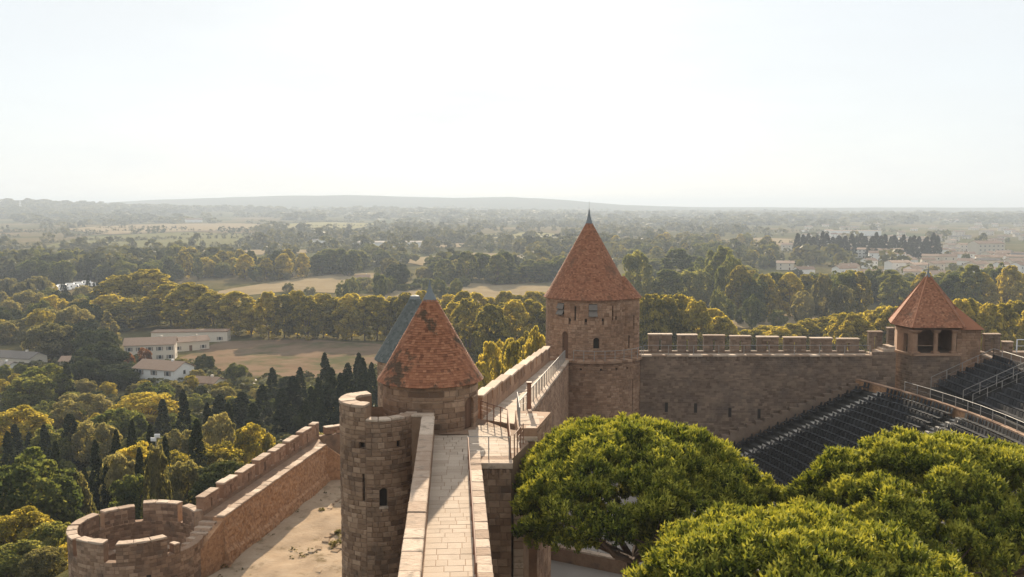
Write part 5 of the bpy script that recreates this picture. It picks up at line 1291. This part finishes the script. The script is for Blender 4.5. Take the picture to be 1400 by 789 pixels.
for k in range(30): by_top('cypress', 1092 + k * 6.6 + R.uniform(-2.5, 2.5), 320 + R.uniform(-4, 6), 1020 + R.uniform(-40, 40), ORD[k] + ' dark cypress of the far town screen, counted from the white tower house', 'cypress screen of the far town', 9 * R.uniform(1, 1.7), 'cypress_tree')
scatter(1040, 1400, 330, 396, 46, ['broad', 'olive', 'darkoak', 'broad'], (4, 9), 'garden tree among the far town houses', 'garden trees of the far town', 5)
scatter(500, 760, 345, 384, 36, ['broad', 'poplar', 'olive'], (8, 17), 'hazy tree in the plain behind the meadow row', 'hazy plain trees', 5)
scatter(840, 1060, 330, 368, 55, ['poplar', 'broad', 'plane'], (12, 20), 'hazy wood tree beyond the big tower', 'hazy wood beyond the big tower', 5)
scatter(350, 560, 376, 402, 40, ['bush', 'bush', 'olive'], (2.5, 6), 'scrubby bush on the waste ground behind the plane trees', 'scrub behind the plane trees', 2, 'bush')

# ------------------------------------------------------------------ far woods (uncountable)
rng = np.random.default_rng(5)
protos = []
for s in range(6):
    V_, F_, T_ = crown('round' if s % 2 else 'dome', 1.0, 1.05, 9, 12, .27, 900 + s, .28, .6); protos.append((V_, T_))
def inwood(x, y):
    a = wav(x, y, 120, 7) + .8 * wav(x, y, 330, 9) + .5 * wav(x, y, 45, 3)
    return a
N0 = 60000
ang = np.radians(rng.uniform(-36, 36, N0)); dist = 800 * (5600 / 800) ** rng.random(N0)
X, Y = dist * np.sin(ang), dist * np.cos(ang)
dens = inwood(X, Y); u_ = 700 + 1300 * X / Y
keep = (dens > np.where(dist > 3500, .3, .56)) | (rng.random(N0) < .05)
keep &= ~((u_ > 1060) & (Y < 2600) & (rng.random(N0) < .88))
keep &= ~((u_ < 540) & (Y > 1300) & (Y < 4000) & (rng.random(N0) < .72))
hillw = np.exp(-((X + 2150) / 700) ** 2 - ((Y - 4100) / 800) ** 2) > .25
keep |= hillw & (rng.random(N0) < .7)
FP = [np.array(f) for f in FIELDS]
for f in FIELDS:
    fx = np.array(f); cand = np.where(keep)[0]
    for q in cand:
        if fx[:, 0].min() < X[q] < fx[:, 0].max() and fx[:, 1].min() < Y[q] < fx[:, 1].max() and inpoly(X[q], Y[q], f): keep[q] = False
X, Y, dist = X[keep], Y[keep], dist[keep]
hx = np.array([(h_[0], h_[1], h_[2]) for h_ in HOUSES])
ok = np.ones(len(X), bool)
for h_ in hx: ok &= ~((abs(X - h_[0]) < h_[2] + 6) & (Y - h_[1] > -60) & (Y - h_[1] < h_[2] + 6))
X, Y, dist = X[ok][:4600], Y[ok][:4600], dist[ok][:4600]
hxx, hyy = [], []          # hedgerows between the fields
for _ in range(70):
    u0_, Y0_ = rng.uniform(-60, 1000), 1100 * (4200 / 1100) ** rng.random(); x0_ = (u0_ - 700) / 1300 * Y0_; a_ = rng.choice([.1, .25, -.2, 1.3, 1.5]) + rng.normal(0, .1); l_ = rng.uniform(120, 420)
    t_ = np.arange(0, l_, 11) + rng.normal(0, 2, len(np.arange(0, l_, 11))); hxx.append(x0_ + t_ * math.cos(a_)); hyy.append(Y0_ + t_ * math.sin(a_))
hxx, hyy = np.concatenate(hxx), np.concatenate(hyy); hd = np.hypot(hxx, hyy); nh = len(hxx)
X, Y, dist = np.concatenate([X, hxx]), np.concatenate([Y, hyy]), np.concatenate([dist, hd])
Z = terr(X, Y); Vs, Fs, Ts = [], [], []; off = 0
for q in range(len(X)):
    V_, T_ = protos[q % 6]; h = (rng.uniform(8, 17) if q < len(X) - nh else rng.uniform(3, 7)) * (1 + .4 * (dist[q] > 3000)); w = h * rng.uniform(.8, 1.5) * (1 + .9 * (dist[q] > 2500)); a = rng.uniform(0, 6.28); c, s = math.cos(a), math.sin(a)
    v = np.stack([(V_[:, 0] * c - V_[:, 1] * s) * w, (V_[:, 0] * s + V_[:, 1] * c) * w, V_[:, 2] * h - .6], 1) + np.array([X[q], Y[q], Z[q]])
    Vs.append(v); Ts.append(np.clip(T_ * .6 + rng.normal(.2, .15), 0, 1)); Fs.append(np.arange(len(v)).reshape(-1, 4) + off); off += len(v)
M['leaf_far'] = mat('leaf_far', (.06,.066,.03), (.12,.12,.05), (.21,.185,.075), namt=.3, nscale=.01, bump=0, rough=.7, spec=.1, transl=.3, tcol=(1.2,1.1,.6))
o = np_build('far_woods', np.vstack(Vs), np.vstack(Fs), np.concatenate(Ts), M['leaf_far'], kind='stuff'); o["label"] = 'hazy distant woods and hedges over the plain'; o["category"] = 'woods'
# undergrowth on the slope
N1 = 9000; X = rng.uniform(-190, 10, N1); Y = rng.uniform(72, 330, N1); sdist = hill_dist(X, Y)
k_ = (sdist > 4) & (wav(X, Y, 11, 2) > -.25) & np.array([not infield(a, b) for a, b in zip(X, Y)]); X, Y = X[k_][:3800], Y[k_][:3800]; Z = terr(X, Y); Vs, Fs, Ts = [], [], []; off = 0
for q in range(len(X)):
    V_, T_ = protos[q % 6]; h = rng.uniform(.8, 2.6); w = h * rng.uniform(1.1, 1.9)
    v = V_ * np.array([w, w, h]) + np.array([X[q], Y[q], Z[q] - .2]); Vs.append(v); Ts.append(np.clip(T_ * .6 + rng.normal(.2, .15), 0, 1)); Fs.append(np.arange(len(v)).reshape(-1, 4) + off); off += len(v)
o = np_build('undergrowth', np.vstack(Vs), np.vstack(Fs), np.concatenate(Ts), M['leaf_far'], kind='stuff'); o["label"] = 'low scrubby undergrowth covering the slope'; o["category"] = 'undergrowth'

# weeds on the lices
N1 = 2600; X = rng.uniform(-24, -6.5, N1); Y = rng.uniform(60, 99, N1); k_ = (wav(X, Y, 2.3, 5) + .6 * wav(X, Y, .7, 2) > .35) & (X > -22.6 + (Y - 70) * .16); X, Y = X[k_][:260], Y[k_][:260]; Z = terr(X, Y); Vs, Fs, Ts = [], [], []; off = 0
for q in range(len(X)):
    V_, T_ = protos[q % 6]; V_, T_ = V_[:160], T_[:40]; h = rng.uniform(.06, .26); w = h * rng.uniform(1.2, 2.4)
    v = V_ * np.array([w, w, h]) + np.array([X[q], Y[q], Z[q] + .2]); Vs.append(v); Ts.append(np.clip(T_ * .6 + rng.normal(.2, .15), 0, 1)); Fs.append(np.arange(len(v)).reshape(-1, 4) + off); off += len(v)
o = np_build('weeds', np.vstack(Vs), np.vstack(Fs), np.concatenate(Ts), M['leaf_olive'], kind='stuff'); o["label"] = 'sparse weeds on the pale lices ground'; o["category"] = 'weeds'

# ------------------------------------------------------------------ umbrella pines
def tuft(seed, n=26):
    """an upright brush of needles round an added dark core that blocks light"""
    rng = np.random.default_rng(seed)
    zb = rng.uniform(-.26, .26, n); w = .10 * np.sqrt(np.clip(1 - (zb / .36) ** 2, .15, 1))
    ang = rng.uniform(0, 6.283, n); base = np.stack([np.cos(ang) * w, np.sin(ang) * w, zb], 1)
    d = unit(rng.normal(size=(n, 3)) * np.array([.3, .3, .25]) + np.array([0, 0, .75]) + base * np.array([7, 7, 0]))
    ln = rng.uniform(.13, .21, n)[:, None]; side = unit(np.cross(d, rng.normal(size=(n, 3)))) * .046
    V = np.stack([base - side, base + side, base + d * ln], 1).reshape(-1, 3)
    c = []
    k = [(.1 * math.cos(t), .1 * math.sin(t), -.02) for t in (0, 2.094, 4.189)]; top, bot = (0, 0, .3), (0, 0, -.3)  # core added inside the needles to stop light passing through
    for i_ in range(3): c += [k[i_], k[(i_ + 1) % 3], top, k[(i_ + 1) % 3], k[i_], bot]
    TT_.append(np.concatenate([(zb + .26) / .52, np.full(6, .1)]))  # tone runs darker to tuft base and core: painted shade between tufts
    return np.vstack([V, np.array(c)])
TT_ = []
TUFT = [tuft(s) for s in range(8)]
def pine(c, rx, ry, ztop, zbase, seed, label, ntuft=9200):
    rng = np.random.default_rng(seed); g_ = 35.0
    root = thing('umbrella_pine', (c[0], c[1], g_), label, 'tree', 'umbrella pines in the courtyard')
    H = ztop - zbase
    # boughs: lobes over a flattened dome
    nl = 300; lob = []
    while len(lob) < nl:
        a = rng.uniform(0, 6.283); q = math.sqrt(rng.random()); 
        edge = 1 + .10 * math.sin(3 * a + seed) + .06 * math.sin(5 * a + 2 * seed)
        top = rng.random() < .72
        zz = (1 - q ** 2.6) ** .62 if top else -rng.uniform(0, .22) * (1 - q * .4)
        if len(lob) % 5 == 4: zz = .72 * (1 - q ** 2.6) ** .62
        x, y = math.cos(a) * q * rx * edge * .93, math.sin(a) * q * ry * edge * .93
        z = zbase + H * .20 + zz * H * .64 + rng.normal(0, .11)
        lob.append((x + c[0], y + c[1], z, rng.uniform(.5, .95)))
    lob = np.array(lob)
    # tufts on the upper half of each lobe
    idx = rng.integers(0, nl, ntuft)
    d = unit(rng.normal(size=(ntuft, 3)) + np.array([0, 0, .7])); d[:, 2] = np.where(d[:, 2] < -.1, -d[:, 2], d[:, 2])
    cen = lob[idx, :3] + d * lob[idx, 3][:, None] * np.array([1, 1, .72]) * rng.uniform(.8, 1.04, ntuft)[:, None]
    up = unit(d * .55 + np.array([0, 0, 1.0])); r = unit(np.cross(up, rng.normal(size=(ntuft, 3)))); s = np.cross(up, r)
    sc = rng.uniform(.65, 1.1, ntuft)
    Vs = np.empty((ntuft, len(TUFT[0]), 3))
    for k in range(8):
        mk = np.arange(ntuft) % 8 == k; T = TUFT[k]
        Vs[mk] = cen[mk][:, None, :] + sc[mk][:, None, None] * (T[None, :, 0:1] * r[mk][:, None, :] + T[None, :, 1:2] * s[mk][:, None, :] + T[None, :, 2:3] * up[mk][:, None, :])
    V_ = Vs.reshape(-1, 3); F_ = np.arange(len(V_)).reshape(-1, 3); nt_ = len(TUFT[0]) // 3
    lt = rng.normal(.5, .12, nl)[idx]; tone = np.repeat(np.clip(lt + rng.normal(0, .1, ntuft), 0, 1), nt_); tone = np.clip(tone - .26 + .55 * np.concatenate([TT_[q % 8] for q in range(ntuft)]) + rng.normal(0, .06, len(tone)), 0, 1)  # shade put into the tone low in each tuft; paler tips as young growth
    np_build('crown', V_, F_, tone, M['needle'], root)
    m = MB(); m.tube((c[0], c[1], g_ - .3), (c[0] + .2, c[1], g_ + 3.5), .5, .38, 10); m.tube((c[0] + .2, c[1], g_ + 3.5), (c[0] + .1, c[1] + .2, zbase - 1.2), .38, .3, 10); build('trunk', m, M['bark'], root, smooth=True)
    fork = Vector((c[0] + .1, c[1] + .2, zbase - 1.3))
    for k in range(9):
        a = 6.283 * k / 9 + rng.uniform(-.2, .2); q = rng.uniform(.55, .85)
        e = Vector((c[0] + math.cos(a) * q * rx, c[1] + math.sin(a) * q * ry, zbase + H * .28)); mid = fork.lerp(e, .5) + Vector((0, 0, -.35))
        m = MB(); m.tube(fork, mid, .18, .12, 7); m.tube(mid, e, .12, .05, 7)
        for j_ in range(3):
            e2_ = e + Vector((rng.uniform(-1.4, 1.4), rng.uniform(-1.4, 1.4), rng.uniform(.3, .9))); m.tube(mid.lerp(e, .6), e2_, .06, .025, 5)
        build('limb', m, M['bark'], root)
pine((5.75, 44.5), 6.3, 5.8, 49.7, 44.1, 1, 'umbrella pine beside the stone landing with trunk showing beneath')
pine((9.4, 31.0), 6.2, 5.4, 49.6, 44.4, 2, 'umbrella pine nearest the walkway end, its dome low over the court')
pine((19.0, 41.0), 7.3, 6.4, 49.8, 44.2, 3, 'widest umbrella pine in front of the theatre seats')
# leaves and wall plants on the lices
for (u, v) in ((455, 746), (440, 700), (462, 730)):
    p = PZ(u, v, 32.2); tree('bush', p.x, p.y, .42, 'tiny green tuft growing on the pale lices ground', 'tufts on the lices', 1, 'bush', z=32.2)

# ------------------------------------------------------------------ haze
m = MB(); m.box(-26500, 26500, -26500, 26500, -25, 135)
hz = build('haze', m, M['void']); hz["kind"] = 'stuff'; hz["label"] = 'pale blue summer haze over the plain'; hz["category"] = 'haze'
hm = bpy.data.materials.new('haze'); hm.use_nodes = True; n = hm.node_tree; n.nodes.clear()
ho = n.nodes.new("ShaderNodeOutputMaterial"); hv = n.nodes.new("ShaderNodeVolumePrincipled")
hv.inputs['Color'].default_value = (.58, .665, .775, 1); hv.inputs['Density'].default_value = HAZE_D; hv.inputs['Anisotropy'].default_value = .15
n.links.new(hv.outputs[0], ho.inputs['Volume']); hz.data.materials.clear(); hz.data.materials.append(hm)
hm.cycles.homogeneous_volume = True if hasattr(hm.cycles, 'homogeneous_volume') else False
